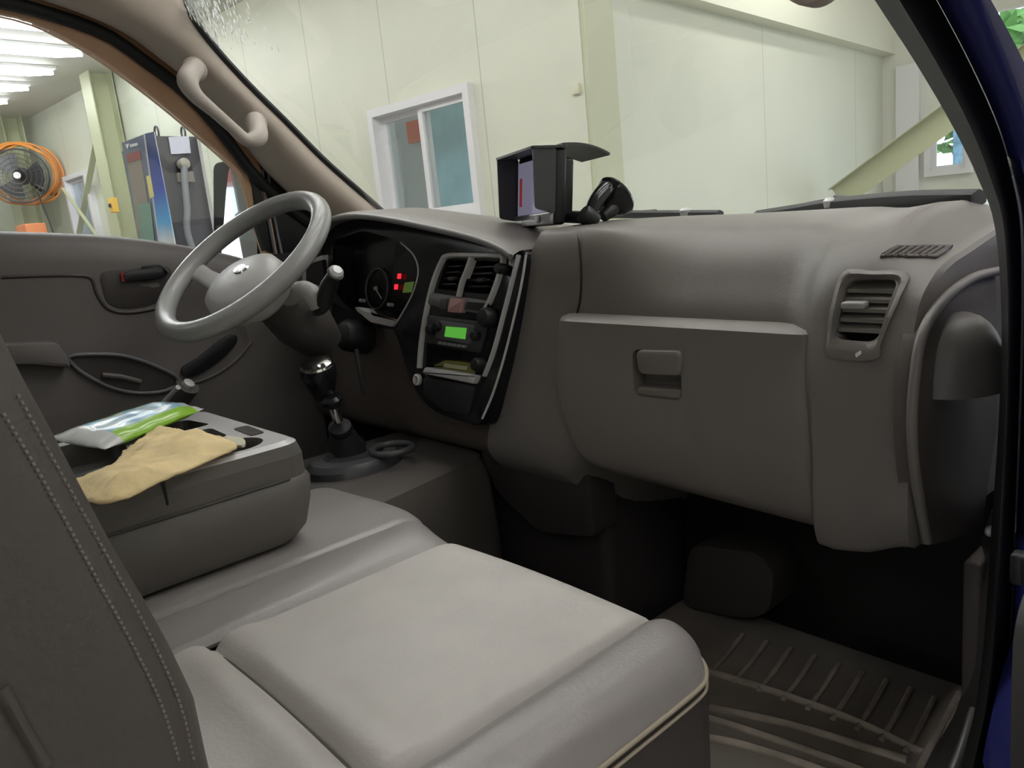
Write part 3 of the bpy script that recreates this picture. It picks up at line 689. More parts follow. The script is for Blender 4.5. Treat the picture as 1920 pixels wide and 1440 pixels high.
# instrument hood: a lip from the driver's left round to the centre
hp = [(598, 475), (600, 448), (612, 424), (632, 407), (664, 397), (705, 394), (760, 400), (820, 411), (880, 424), (930, 438), (972, 456), (990, 468)]
A = cat([W(a, b, y=.875) for a, b in hp], 4)
def inset(poly, d):
    c = Vector((-.25, .87, 1.25)); return [p_+(c-p_).normalized()*d for p_ in poly]
lipw = .015
back = [Vector((q.x*1.0, 1.13, max(1.36, q.z-.010-.02*ss(1.45, 1.55, q.z)))) for q in A]
Bm = [q+Vector((0, .10, -.001)) for q in A]
Fr = [q+Vector((0, -.035, -.006)) for q in A]; In = [q+(Vector((-.25, q.y, 1.2))-q).normalized()*.016+Vector((0, -.030, 0)) for q in A]; In2 = [q+(Vector((-.25, q.y, 1.2))-q).normalized()*.018+Vector((0, .045, 0)) for q in A]
secs = [back, Bm, A, [a.lerp(b, .55)+Vector((0, 0, .003)) for a, b in zip(A, Fr)], Fr, In, In2]
v, f = g_loft(secs, cap=False, closed=False); ih = mk('instrument_hood', v, f, dash, db, 60)
tube('hood_lip', [a.lerp(b, .5) for a, b in zip(Fr, In)], .0062, mat('lip_light_grey', (.26, .25, .25), .35), ih, 8)
# fascia plane, leaning: lower edge nearer the seats
fpn = Vector((0, -1, -.22)).normalized()*-1   # into the dash
FP0 = Vector((-.1, .862, 1.45)); FN = Vector((0, 1, -.22)).normalized()
def F(px, py, d=0): return WP(px, py, FP0+FN*d, FN)
fo = [(602, 470), (612, 434), (640, 416), (700, 409), (800, 426), (900, 449), (960, 466), (986, 476), (976, 540), (950, 650), (926, 730), (908, 780), (893, 797), (868, 792), (820, 775), (786, 745), (760, 690), (740, 625), (716, 600), (668, 590), (625, 568), (606, 530)]
fo3 = cat([F(a, b) for a, b in fo], 4, closed=True)
fas = prism('centre_fascia', fo3, FN*.05, gloss, db, .004)
# openings
cl = rnd([F(a, b) for a, b in ((622, 452), (680, 432), (745, 450), (780, 480), (786, 512), (770, 560), (744, 606), (690, 596), (655, 578), (628, 548))], .02, 4)
v, f = g_prism([q-FN*.02 for q in cl], FN*.065); cut(fas, v, f)
vl = rnd([F(a, b) for a, b in ((838, 487), (878, 488), (858, 546), (820, 542))], .006); vr = rnd([F(a, b) for a, b in ((886, 488), (938, 490), (918, 552), (868, 548))], .006)
for q_ in (vl, vr): v, f = g_prism([q-FN*.02 for q in q_], FN*.06); cut(fas, v, f)
pk = rnd([F(a, b) for a, b in ((800, 648), (898, 662), (890, 706), (800, 688))], .004)
v, f = g_prism([q-FN*.02 for q in pk], FN*.062); cut(fas, v, f)
tube('fascia_edge', [q-FN*.002 for q in cat([F(a, b) for a, b in ((988, 478), (977, 545), (951, 655), (927, 735), (906, 785))], 5)], .0022, silver, fas, 6)
# cluster inside the opening
ic = thing  # (parts of the dashboard: cluster face, dials)
clb = rnd([F(a, b, .045) for a, b in ((600, 440), (790, 440), (800, 620), (610, 610))], .01)
cf = prism('instrument_cluster', clb, FN*.01, black, db)
tube('cluster_rim', [q-FN*.001 for q in cat([F(a, b) for a, b in ((752, 455), (776, 478), (785, 510), (772, 556), (744, 606))], 5)], .0018, silver, cf, 6)
def dial(px, py, r, o=.04, label=None):
    c = F(px, py, o); g = thing_ring(c, r); return g
def thing_ring(c, r):
    x, y, n = basis(-FN); pts = [c+x*math.cos(2*math.pi*i/30)*r+y*math.sin(2*math.pi*i/30)*r for i in range(30)]
    g = tube('dial_ring', pts, .0016, mat('dial_grey%d' % int(r*1e4), (.12, .12, .13), .4), cf, 6, closed=True)
    tube('needle', [c-n*-.003, c+(x*.5-y*.5)*r], .0010, white, cf, 5); lathe('needle_hub', c, n, [(.005, 0), (.004, .005), (0, .006)], mat('needle_hub%d' % int(r*1e4), (.4, .4, .4), .3), cf, 12)
    return g
thing_ring(F(706, 541, .040), .043)
for (a, b) in ((684, 564), (737, 572)):
    lathe('reset_knob', F(a, b, .03), -FN, [(.004, 0), (.004, .012), (.002, .014), (0, .014)], silver, cf, 10)
for (a, b) in ((750, 518), (744, 538)):
    prism('warning_light', rnd([F(a-3, b-5, .040), F(a+3, b-5, .040), F(a+2, b+5, .040), F(a-4, b+5, .040)], .001), FN*-.002, red, cf)
prism('trip_display', [F(a, b, .040) for a, b in ((760, 530), (777, 528), (772, 548), (756, 549))], FN*-.002, greend, cf)
prism('cluster_lip', rnd([F(a, b, -.006) for a, b in ((664, 575), (690, 578), (700, 590), (744, 600), (734, 613), (694, 604), (668, 583))], .004), FN*.012, silver, cf, .002)
# air vents in the fascia
cb = [F(a, b, .044) for a, b in ((812, 480), (945, 480), (925, 560), (810, 552))]
cv = prism('centre_vent', cb, FN*.006, black, db)
for q4 in (((840, 492), (876, 492), (822, 541), (857, 544)), ((889, 492), (937, 493), (870, 546), (917, 549))):
    for i in range(4):
        t = .18+.22*i; a = F(lerp(q4[0][0], q4[2][0], t), lerp(q4[0][1], q4[2][1], t), .016); b = F(lerp(q4[1][0], q4[3][0], t), lerp(q4[1][1], q4[3][1], t), .016)
        box('vent_slat', (a+b)/2, ((b-a).length, .018, .003), mat('dark_slat', (.045, .045, .048), .35), cv, Matrix.Rotation(-.3, 4, 'X'), .0008)
    a = F((q4[0][0]+q4[3][0])/2, (q4[0][1]+q4[3][1])/2+4, .004); box('vent_tab', a, (.018, .01, .007), metald, cv, None, .002)
# silver surround of the centre stack
def strip(name, pts, w, m=silver, o=-.004, parent=None, th=.010):
    c = cat([F(a, b, o) for a, b in pts], 5); rings = []
    for p_, (t, a, b) in zip(c, frames(c)):
        s = t.cross(FN).normalized(); rings.append([p_-s*w, p_-s*w*.6-FN*.004, p_+s*w*.6-FN*.004, p_+s*w, p_+s*w+FN*th, p_-s*w+FN*th])
    v, f = g_loft(rings); return mk(name, v, f, m, parent or fas, 50)
strip('silver_frame', [(786, 690), (790, 640), (800, 580), (812, 530), (828, 490), (840, 479), (880, 478), (930, 479), (943, 484), (938, 510), (922, 555), (908, 584)], .0045)
strip('silver_divider', [(884, 482), (876, 505), (866, 530), (860, 556)], .0045)
strip('silver_frame_right', [(972, 478), (962, 520), (944, 590), (925, 660), (908, 705)], .0022, silver)
strip('trim_band', [(806, 560), (840, 566), (880, 572), (916, 578)], .012, mat('stack_grey', (.17, .17, .18), .4), -.003)
hz = prism('hazard_switch', rnd([F(a, b, -.012) for a, b in ((843, 558), (869, 560), (863, 587), (837, 585))], .004), FN*.014, pink, db, .003)
prism('switch', rnd([F(a, b, -.009) for a, b in ((826, 559), (840, 560), (835, 580), (822, 578))], .002), FN*.01, metald, db, .001)
prism('switch_slot', rnd([F(a, b, -.0075) for a, b in ((876, 566), (916, 569), (911, 584), (872, 580))], .002), FN*.01, black, db)
# radio
rad = prism('radio', rnd([F(a, b, -.006) for a, b in ((801, 590), (912, 604), (898, 662), (796, 642))], .005), FN*.02, mat('radio_grey', (.05, .05, .055), .35), db, .002)
prism('radio_panel', rnd([F(a, b, -.010) for a, b in ((822, 600), (890, 610), (880, 646), (814, 634))], .006), FN*.008, mat('radio_panel_grey', (.13, .13, .14), .35), rad, .0015)
prism('display', [F(a, b, -.0115) for a, b in ((836, 612), (874, 615), (871, 636), (833, 631))], FN*.003, green, rad)
for a, b in ((812, 618), (826, 612), (896, 630)):
    lathe('radio_knob', F(a, b, -.006), -FN, [(.009, 0), (.009, .010), (.007, .013), (0, .0135)], black, rad, 16)
for i in range(6): prism('radio_button', [F(a+i*9, b+i*1.3, -.012) for a, b in ((822, 640), (829, 641), (827, 646), (820, 645))], FN*.004, mat('btn', (.25, .25, .26), .4) if i == 0 else MATS['btn'], rad)
for a, b, r in ((920, 596, .017), (905, 684, .012), (948, 505, .009)):
    lathe('climate_knob', F(a, b, -.004), -FN, [(r, 0), (r, .014), (r*.8, .02), (0, .021)], black, db, 18)
# pocket with its ledge
prism('pocket_back', [F(a, b, .045) for a, b in ((780, 630), (920, 650), (905, 725), (785, 710))], FN*.005, black, db)
prism('silver_ledge', rnd([F(a, b, -.010) for a, b in ((796, 688), (894, 704), (887, 720), (790, 700))], .004), FN*.05, silver, db, .003)
prism('lower_bin', rnd([F(a, b, -.005) for a, b in ((793, 706), (890, 724), (876, 780), (826, 768), (792, 740))], .008), FN*.02, mat('bin_black', (.02, .02, .022), .4), db, .003)
lathe('lighter_socket', F(785, 712, -.004), -FN, [(.011, 0), (.011, .006), (.008, .008), (.007, 0)], silver, db, 18)
# packet lying in the pocket
pq = [F(a, b, .012) for a, b in ((812, 684), (834, 674), (880, 680), (893, 688), (888, 702), (810, 690))]
pk_ = thing('gum_packet', F(850, 690, .01), 'olive green packet with pale lettering in the pocket below the radio', 'packet')
prism('wrapper', rnd(pq, .006), FN*.028, mat('olive_wrapper', (.28, .27, .07), .4), pk_, .004)
prism('pale_lettering', [F(a, b, .0105) for a, b in ((833, 681), (876, 687), (874, 694), (831, 688))], FN*.002, mat('lettering', (.7, .68, .45), .4), pk_)
# left end of dash, with its vent
rings = []
for x in (-.735, -.72, -.68, -.65, -.625):
    t = ss(-.74, -.56, x); z0 = 1.475+.02*t
    P = [(1.16, z0-.01), (1.05, z0+.005), (.95, z0), (.90, z0-.012), (.87, z0-.04), (.862, z0-.1), (.86, 1.32), (.85, 1.24), (.86, 1.18), (.95, 1.14), (1.15, 1.13)]
    rings.append(cat([Vector((x, y, z)) for y, z in P], 3))
v, f = g_loft(rings); mk('dash_left_end', v, f, dash, db, 50)
lv = rnd([W(a, b, y=.848) for a, b in ((566, 492), (604, 478), (612, 545), (566, 535))], .006)
lvo = prism('left_vent', lv, (0, .02, 0), silver, db, .003)
prism('vent_mouth', rnd([W(a, b, y=.845) for a, b in ((574, 497), (604, 487), (610, 538), (574, 530))], .004), (0, .01, 0), black, lvo)
# knee panel below cluster, driver side
rings = []
for x in (-.72, -.55, -.42, -.30, -.2, -.12, -.04):
    rings.append(cat([Vector((x, y, z)) for y, z in ((1.12, 1.34), (.92, 1.34), (.885, 1.32), (.87, 1.27), (.85, 1.18), (.85, 1.11), (.87, 1.07), (.95, 1.04), (1.12, 1.03))], 3))
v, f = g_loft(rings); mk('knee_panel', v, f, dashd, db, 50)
lathe('ignition_lock', W(650, 628, y=.80), (.1, -1, .3), [(.036, -.05), (.034, .0), (.026, .012), (.016, .014), (0, .014)], black, db, 20)
tube('ignition_key', [W(668, 655, y=.79), W(674, 690, y=.79), W(682, 738, y=.80)], .005, metald, db, 6)
# heater box between the knee panel and the floor
rings = []
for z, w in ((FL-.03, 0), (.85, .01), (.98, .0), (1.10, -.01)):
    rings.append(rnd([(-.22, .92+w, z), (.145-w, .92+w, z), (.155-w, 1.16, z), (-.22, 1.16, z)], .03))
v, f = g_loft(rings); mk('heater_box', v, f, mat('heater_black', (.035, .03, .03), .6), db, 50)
prism('centre_lower_panel', rnd([W(a, b, y=.875) for a, b in ((905, 800), (1000, 815), (1090, 870), (1104, 900), (1116, 1010), (1010, 1000), (935, 930), (900, 860))], .02), (0, .06, 0), MATS['heater_black'], db, .006)

# ---- floor mat with ribs
fm = thing('floor_mat', (.45, .9, FL), 'dark ribbed rubber floor mat in the passenger footwell', 'floor mat')
mp = rnd([(.17, .52, FL), (.71, .56, FL), (.70, 1.12, FL), (.17, 1.12, FL)], .04)
prism('mat_base', [q+Vector((0, 0, .006)) for q in mp], (0, 0, -.016), floorm, fm, .003)
zf = FL+.008
for (a, b) in (((905, 1232), (905, 1232)),): pass
def rib(name, pts, r=.005): return tube(name, pts, r, ribm, fm, 6, smooth=4)
# long curved ribs parallel to the seat
rib('rib', [W(860, 1245, z=zf), W(1020, 1268, z=zf), W(1200, 1310, z=zf), W(1380, 1362, z=zf), W(1560, 1424, z=zf), W(1640, 1455, z=zf)], .006)
rib('rib', [W(900, 1326, z=zf), W(1330, 1326, z=zf), W(1480, 1358, z=zf), W(1620, 1400, z=zf), W(1700, 1425, z=zf)][1:], .006)
rib('rib', [W(1322, 1382, z=zf), W(1400, 1398, z=zf), W(1530, 1440, z=zf), W(1600, 1470, z=zf)], .006)
for k in range(10):
    x0 = 1330+k*46; y0 = 1262+k*15.5+k*k*.35
    x1 = x0+62-k*1.0; y1 = y0-72-k*3.5
    rib('rib', [W(x0, y0, z=zf), W((x0+x1)/2+2, (y0+y1)/2, z=zf), W(x1, y1, z=zf)], .004)
rib('mat_border', [W(1328, 1258, z=zf), W(1450, 1296, z=zf), W(1600, 1350, z=zf), W(1730, 1412, z=zf)], .006)
rib('mat_border', [W(1725, 1440, z=zf), W(1760, 1370, z=zf), W(1800, 1300, z=zf)], .005)
# rest pad in the dark footwell (pedal shaped hump)
fr = rings = []
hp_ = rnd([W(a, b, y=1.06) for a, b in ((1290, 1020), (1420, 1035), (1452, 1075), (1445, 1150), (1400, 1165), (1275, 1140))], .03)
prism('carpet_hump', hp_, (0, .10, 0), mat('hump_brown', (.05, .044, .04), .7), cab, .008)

# ---- gear lever
gl_ = thing('gear_lever', (-.3, .72, 1.05), 'black gear lever with chrome topped knob and rubber boot', 'gear lever')
kb = Vector(W(648, 845, y=.70)); kt = Vector(W(604, 682, y=.655)); ax = (kt-kb).normalized()
kn = W(607, 735, y=.665)
lathe('knob', kn, ax, [(.018, -.012), (.022, .0), (.031, .028), (.034, .048), (.032, .058)], gloss, gl_, 24)
lathe('knob_cap', kn+ax*.056, ax, [(.032, 0), (.029, .006), (.018, .010), (0, .011)], chrome, gl_, 24)
s0_ = W(622, 752, y=.67); s1_ = W(634, 790, y=.68)
tube('shaft', [kn-ax*.01, s0_, s1_], .010, chrome, gl_, 12)
lathe('collar', s0_, ax, [(.016, -.010), (.021, -.004), (.021, .006), (.014, .012)], gloss, gl_, 18)
lathe('boot', W(655, 862, y=.715), (s1_-W(655, 862, y=.715)), [(.058, -.02), (.052, .0), (.038, .035), (.034, .04), (.028, .065), (.020, .078), (.024, .086), (.022, .096), (.012, .10)], rubber, gl_, 24)
bz = W(665, 862, z=1.075)
lathe('boot_bezel', bz, (0, 0, 1), [(.095, -.03), (.095, .0), (.085, .010), (.06, .012), (.055, .002)], mat('bezel_grey', (.06, .06, .065), .4), gl_, 32, sx=1.0, sy=.8)
tube('cup_ring', [W(735, 842, z=1.09)+Vector((math.cos(i*math.pi/10)*.038, math.sin(i*math.pi/10)*.038, 0)) for i in range(20)], .007, MATS['bezel_grey'], gl_, 8, closed=True)
# engine cover / lever plinth
rings = []
for z, i in ((FL-.03, 0), (.9, .0), (1.02, .005), (1.055, .015), (1.062, .04)):
    rings.append(rnd([(-.45+i, .56+i, z), (-.03-i-.04*(z-.75), .56+i, z), (-.10-i, .90-i, z), (-.45+i, .93-i, z)], .04))
v, f = g_loft(rings); ec = mk('engine_cover', v, f, mat('cover_grey', (.10, .088, .08), .6), None, 50); tag(ec, 'dark grey plinth carrying the gear lever in front of the middle seat', 'engine cover')
# ---- parking brake lever behind console
pb = thing('parking_brake', W(350, 760, y=.5), 'grey parking brake lever with silver button beyond the folded console', 'brake lever')
b0_ = W(320, 770, y=.53); b1_ = W(352, 722, y=.56)
tube('grip', [b0_+Vector((0, 0, -.05)), b0_, b1_], [.02, .024, .026], MATS['cover_grey'], pb, 14)
lathe('button', b1_, (b1_-b0_), [(.013, 0), (.012, .008), (0, .010)], silver, pb, 14)
tube('silver_rod', [W(306, 756, y=.50), W(334, 726, y=.52)], .006, silver, pb, 8)

# ---- steering wheel
WC = Vector((-.37, .579, 1.463)); wn = Vector((.12, -.60, .79)).normalized(); wx, wy, wz = basis(wn, (0, 1, 1))
sw_ = thing('steering_wheel', WC, 'grey steering wheel with three spokes and padded hub', 'steering wheel')
def wp(a, r, h=0): return WC+wx*math.cos(a)*r+wy*math.sin(a)*r+wz*h
tube('rim', [wp(2*math.pi*i/72, .170) for i in range(72)], .0178, wheelm, sw_, 16, closed=True)
H0 = WC.lerp(WP(443, 524, WC, wn), .7)
hub = []
for r_, h in ((.045, -.075), (.066, -.06), (.076, -.03), (.072, -.012), (.055, -.002), (.02, .003)):
    hub.append([H0+wx*math.cos(2*math.pi*j/28)*r_*(1.25)+wy*(math.sin(2*math.pi*j/28)*r_*1.0-.005)+wz*h for j in range(28)])
v, f = g_loft(hub); mk('hub', v, f, hubm, sw_, 60)
lathe('hub_badge', H0+wz*.002+wy*.01, wz, [(.013, 0), (.011, .003), (0, .0035)], chrome, sw_, 20, sx=1.5)
for a in (math.pi*1.0+.12, -.12, -math.pi/2):
    d = wx*math.cos(a)+wy*math.sin(a); e = wz.cross(d); rings = []
    for r_, w_, h in ((.05, .030, -.045), (.09, .022, -.038), (.14, .018, -.02), (.172, .022, -.004)):
        c = H0.lerp(WC, (r_-.05)/.135)+d*r_+wz*h; rings.append([c+e*w_*math.cos(t)+wz*.008*math.sin(t) for t in [2*math.pi*j/12 for j in range(12)]])
    v, f = g_loft(rings); mk('spoke', v, f, hubm, sw_, 60)
    
# steering column
sc = thing('steering_column', WC-wz*.2, 'grey steering column cover with black stalk below the wheel', 'steering column')
cx = []
for h, rx, ry in ((-.06, .050, .042), (-.10, .062, .05), (-.16, .066, .055), (-.19, .060, .048), (-.22, .05, .04)):
    cc = WC+wz*h+Vector((0, .02*(-h/.3), 0)); cx.append([cc+wx*math.cos(2*math.pi*j/24)*rx+wy*math.sin(2*math.pi*j/24)*ry for j in range(24)])
v, f = g_loft(cx); mk('column_shroud', v, f, mat('shroud_grey', (.07, .062, .058), .5), sc, 60)
s0v = WC-wz*.13+wx*.05; 
def rightmost(): return s0v
tipv = W(629, 512, y=.66); basev = W(606, 585, y=.66)
tube('wiper_stalk', [basev+Vector((-.06, .02, 0)), W(600, 575, y=.66), W(610, 560, y=.66), W(617, 535, y=.66), tipv], [.012, .015, .016, .015, .011], black, sc, 12, smooth=4)
lathe('stalk_cap', tipv, (tipv-W(617, 535, y=.66)), [(.012, -.004), (.0125, .006), (.008, .011), (0, .012)], silver, sc, 14)
tube('stalk_root', [WC-wz*.10, W(572, 545, y=.64), W(598, 572, y=.655)], [.022, .018, .016], hubm, sc, 12, smooth=4)
tube('turn_stalk', [WC-wz*.11, WC-wz*.10-wx*.12, WC-wz*.08-wx*.17], [.012, .010, .012], black, sc, 10)

# ---- driver door
dd = thing('driver_door', (-.78, .3, 1.0), 'driver door seen from inside with dark trim panel and brown window frame', 'door')
dp = [(-.76, -.45), (-.76, .80)]
# panel body: sections along y
top = [(-60, 431), (0, 433), (100, 436), (200, 441), (300, 452), (400, 470), (470, 488), (560, 520)]
T = cat([W(a, b, x=-.755) for a, b in top], 4); T = [T[0]+Vector((0, -.5, .03))]+T
rings = []
for q in T:
    z = q.z; P = [(-.81, z-.012), (-.795, z-.002), (-.765, z), (-.745, z-.008), (-.733, z-.03), (-.730, z-.06), (-.732, z-.10), (-.738, 1.38), (-.738, 1.25), (-.735, 1.05), (-.738, .85), (-.75, .76), (-.81, .76)]
    rings.append([Vector((x, q.y, zz)) for x, zz in P])
v, f = g_loft(rings); dpn = mk('door_panel', v, f, doorm, dd, 50)
td = bvh(dpn)
# step line of the upper panel
tube('upper_seam', [on(td, a, b, -.001) for a, b in ((2, 520), (80, 517), (150, 517), (172, 524), (182, 552), (205, 580), (250, 586), (320, 572))], .004, doord, dpn, 8, smooth=5)
hr = cat([on(td, a, b, .001) for a, b in ((190, 512), (240, 503), (308, 498), (322, 515), (316, 545), (290, 570), (240, 580), (205, 572), (192, 545))], 5, closed=True)
prism('handle_recess', hr, (-.012, 0, 0), doord, dpn, .002)
lv_ = cat([on(td, a, b, .010) for a, b in ((232, 512), (270, 504), (305, 505), (312, 514), (290, 522), (240, 527), (230, 522))], 5, closed=True)
prism('inner_handle', lv_, (-.008, 0, 0), black, dpn, .003)
prism('lock_marker', [on(td, a, b, .008) for a, b in ((224, 512), (231, 511), (233, 527), (227, 528))], (-.004, 0, 0), redp, dpn)
tube('handle_highlight', [on(td, a, b, .012) for a, b in ((262, 501), (295, 499), (312, 510))], .0028, MATS['bezel_grey'], dpn, 6, smooth=4)
# armrest block and map pocket
ar = [W(a, b, x=-.70) for a, b in ((-40, 645), (70, 641), (108, 640), (128, 668), (135, 690), (60, 684), (-40, 686))]
prism('armrest', rnd(ar, .01), (-.04, 0, 0), doorm, dpn, .006)
pr = cat([on(td, a, b, .006) for a, b in ((128, 668), (180, 664), (235, 668), (290, 686), (335, 712), (310, 732), (260, 737), (210, 728), (165, 706), (140, 688))], 6, closed=True)
prism('pocket_mouth', [q+Vector((-.004, 0, 0)) for q in pr], (-.006, 0, 0), doord, dpn)
tube('pocket_rim', pr[::2], .0042, mat('pocket_rim_grey', (.14, .14, .15), .4), dpn, 8, closed=True)
tube('pocket_insert', [on(td, a, b, .006) for a, b in ((190, 703), (225, 706), (262, 716))], .006, doorm, dpn, 8)
wr = cat([on(td, a, b, .008) for a, b in ((340, 690), (372, 668), (420, 632), (440, 628), (440, 645), (410, 676), (370, 702), (345, 706))], 5, closed=True)
prism('window_switch_plate', wr, (-.010, 0, 0), black, dpn, .002)
tube('lower_curve_rim', [on(td, a, b, .004) for a, b in ((345, 722), (395, 706), (440, 676), (470, 640))], .003, doorm, dpn, 6, smooth=4)
# window frame of the door in the cab colour, and glass
fi = [(-60, 20), (0, 25), (75, 46), (160, 90), (225, 133), (290, 182), (360, 240), (430, 302), (455, 330), (476, 400), (500, 480)]
fo_ = [(-60, -62), (0, -50), (110, -18), (215, 22), (285, 70), (345, 118), (415, 185), (480, 250), (510, 315), (520, 390), (530, 480)]
a = cat([W(x, y, x=-.80) for x, y in fi], 4); b = cat([W(x, y, x=-.80) for x, y in fo_], 4)
a = [a[0]+Vector((0, -.6, 0))]+a; b = [b[0]+Vector((0, -.6, 0))]+b
a = resample(a, 50); b = resample(b, 50)
v, f = g_loft([[q+Vector((-.03, 0, 0)) for q in a], a, [m.lerp(n, .5)+Vector((.012, 0, 0)) for m, n in zip(a, b)], b, [q+Vector((-.03, 0, 0)) for q in b]], closed=False, cap=False)
k_ = 50
mk('window_frame', v, f, orange, dd, 60)
gp = [q+Vector((-.012, 0, 0)) for q in a]
poly = gp + [Vector((-.812, gp[-1].y, 1.46)), Vector((-.812, gp[0].y, 1.50))]
prism('window_glass', poly, (-.004, 0, 0), clear, dd)
# ---- side mirror
sm_ = thing('side_mirror', W(440, 400, x=-1.0), 'black driver side mirror with a bright reflection beyond the steering wheel', 'mirror')
mo = rnd([W(a, b, x=-1.0) for a, b in ((398, 306), (436, 300), (474, 310), (486, 350), (488, 470), (486, 520), (412, 520), (402, 440))], .02)
# mirror glass faces back to the driver
mn = Vector((.62, -.78, -.02)).normalized(); mc = W(445, 405, x=-1.0)
def M(px, py, d=0): return WP(px, py, mc-mn*d, mn)
prism('housing', rnd([M(a, b, .006) for a, b in ((398, 305), (430, 300), (474, 308), (490, 352), (492, 540), (404, 540), (399, 440))], .02), -mn*.07, black, sm_, .006)
prism('mirror_glass', rnd([M(a, b) for a, b in ((430, 308), (468, 312), (478, 350), (484, 520), (412, 520), (418, 440), (424, 360))], .02), -mn*.004, mirrorm, sm_)
tube('mirror_arm', [mc-mn*.05+Vector((0, 0, -.12)), Vector((-.92, .86, 1.36)), Vector((-.82, .86, 1.34))], .014, black, sm_, 10, smooth=4)

# ---- navigator on its suction mount
gp0 = W(1000, 350, y=.97)
nx = Vector((.93, -.36, 0)).normalized(); nn = Vector((-.36, -.93, .12)).normalized(); nz = nx.cross(-nn).normalized(); nz = nz if nz.z > 0 else -nz
nav = thing('gps_navigator', gp0-nz*.06, 'black navigator with sun hood on a suction arm above the dash', 'navigator')
Rg = WP(1040, 350, gp0, nn)
cN = Rg-nx*.082
rotN = Matrix((nx, -nn, nz)).transposed()
box('body', cN-nn*.010+nz*.001, (.168, .022, .124), black, nav, rotN, .006)
scn = box('screen', cN+nn*.002+nz*.006, (.150, .004, .092), screen, nav, rotN, .001)
box('screen_detail', cN+nn*.0045-nx*.058, (.010, .001, .05), mat('red_map', (.4, .08, .08), .3, emit=(.5, .06, .06), es=.15), nav, rotN)
box('lower_bezel', cN+nn*.004-nz*.051, (.164, .008, .020), mat('bezel_silver', (.35, .35, .37), .25, metal=.6), nav, rotN, .002)
lathe('bezel_light', cN+nn*.010-nz*.051+nx*.035, nn, [(.007, 0), (.005, .003), (0, .003)], white, nav, 12)
hd = .042
prism('hood_flap', rnd([cN+nx*.086+nz*.062, cN+nx*.086-nz*.044, cN+nx*.086-nz*.036+nn*hd*.85, cN+nx*.086+nz*.062+nn*hd], .006), nx*-.003, mat('hood_grey', (.055, .055, .06), .5), nav)
prism('hood_flap', rnd([cN-nx*.086+nz*.062, cN-nx*.086-nz*.050, cN-nx*.086-nz*.046+nn*hd*.85, cN-nx*.086+nz*.062+nn*hd], .006), nx*.003, MATS['hood_grey'], nav)
prism('hood_top', rnd([cN-nx*.088+nz*.058+nn*(hd+.002), cN+nx*.088+nz*.058+nn*(hd+.002), cN+nx*.088+nz*.0635-nn*.02, cN-nx*.088+nz*.0635-nn*.02], .006), nz*.004, MATS['hood_grey'], nav)
rings = []
for t in [i/8 for i in range(9)]:
    c = cN+nz*(.066+.012*math.sin(t*math.pi*.5)-.018*t*t)-nn*(.01+.105*t); w_ = lerp(.086, .055, t)
    rings.append([c-nx*w_, c+nx*w_, c+nx*w_+nz*.004, c-nx*w_+nz*.004])
v, f = g_loft(rings); mk('rear_visor', v, f, MATS['hood_grey'], nav, 50)
box('back_bracket', cN-nn*.030+nx*.045, (.05, .022, .10), black, nav, rotN, .006)
ar0 = cN-nn*.03-nz*.045+nx*.03; ar1 = W(1104, 408, y=.965); ar2 = W(1135, 355, y=1.0)
tube('arm', [ar0, ar1], .013, black, nav, 12, sx=.8)
lathe('joint', ar1, (ar2-ar1).cross(nx), [(.014, -.014), (.016, -.01), (.016, .01), (.014, .014)], black, nav, 16)
tube('upper_arm', [ar1, W(1118, 375, y=.985), W(1140, 352, y=1.02)], [.010, .012, .016], gloss, nav, 10, smooth=4)
sc0 = W(1150, 372, y=1.045)
lathe('suction_cup', sc0, (.2, .75, .5), [(.012, -.03), (.022, -.018), (.034, -.004), (.038, .008), (.036, .012), (0, .006)], gloss, nav, 24)
lathe('lever_tab', sc0+Vector((.01, -.02, -.02)), (.2, .8, .4), [(.01, -.02), (.012, 0), (.01, .01)], black, nav, 12)

# ---- sun visor corner
sv_ = thing('sun_visor', W(1530, -30, y=.68), 'brown rounded sun visor corner at the top edge of the windshield', 'sun visor')
c = W(1532, -48, y=.70); rings = []
prism('visor_pad', rnd([c+Vector((-.26, -.13, .31)), c+Vector((-.20, -.03, .10)), c+Vector((-.045, .0, -.0)), c+Vector((-.01, 0, -.028)), c+Vector((.035, 0, -.004)), c+Vector((.06, -.03, .10)), c+Vector((.07, -.13, .31))], .03, 6), (.0, .022, 0), trimm, sv_, .006)
tube('visor_rod', [c+Vector((-.27, -.12, .29)), c+Vector((-.1, -.125, .315)), c+Vector((.08, -.12, .29))], .006, trimm, sv_, 8)

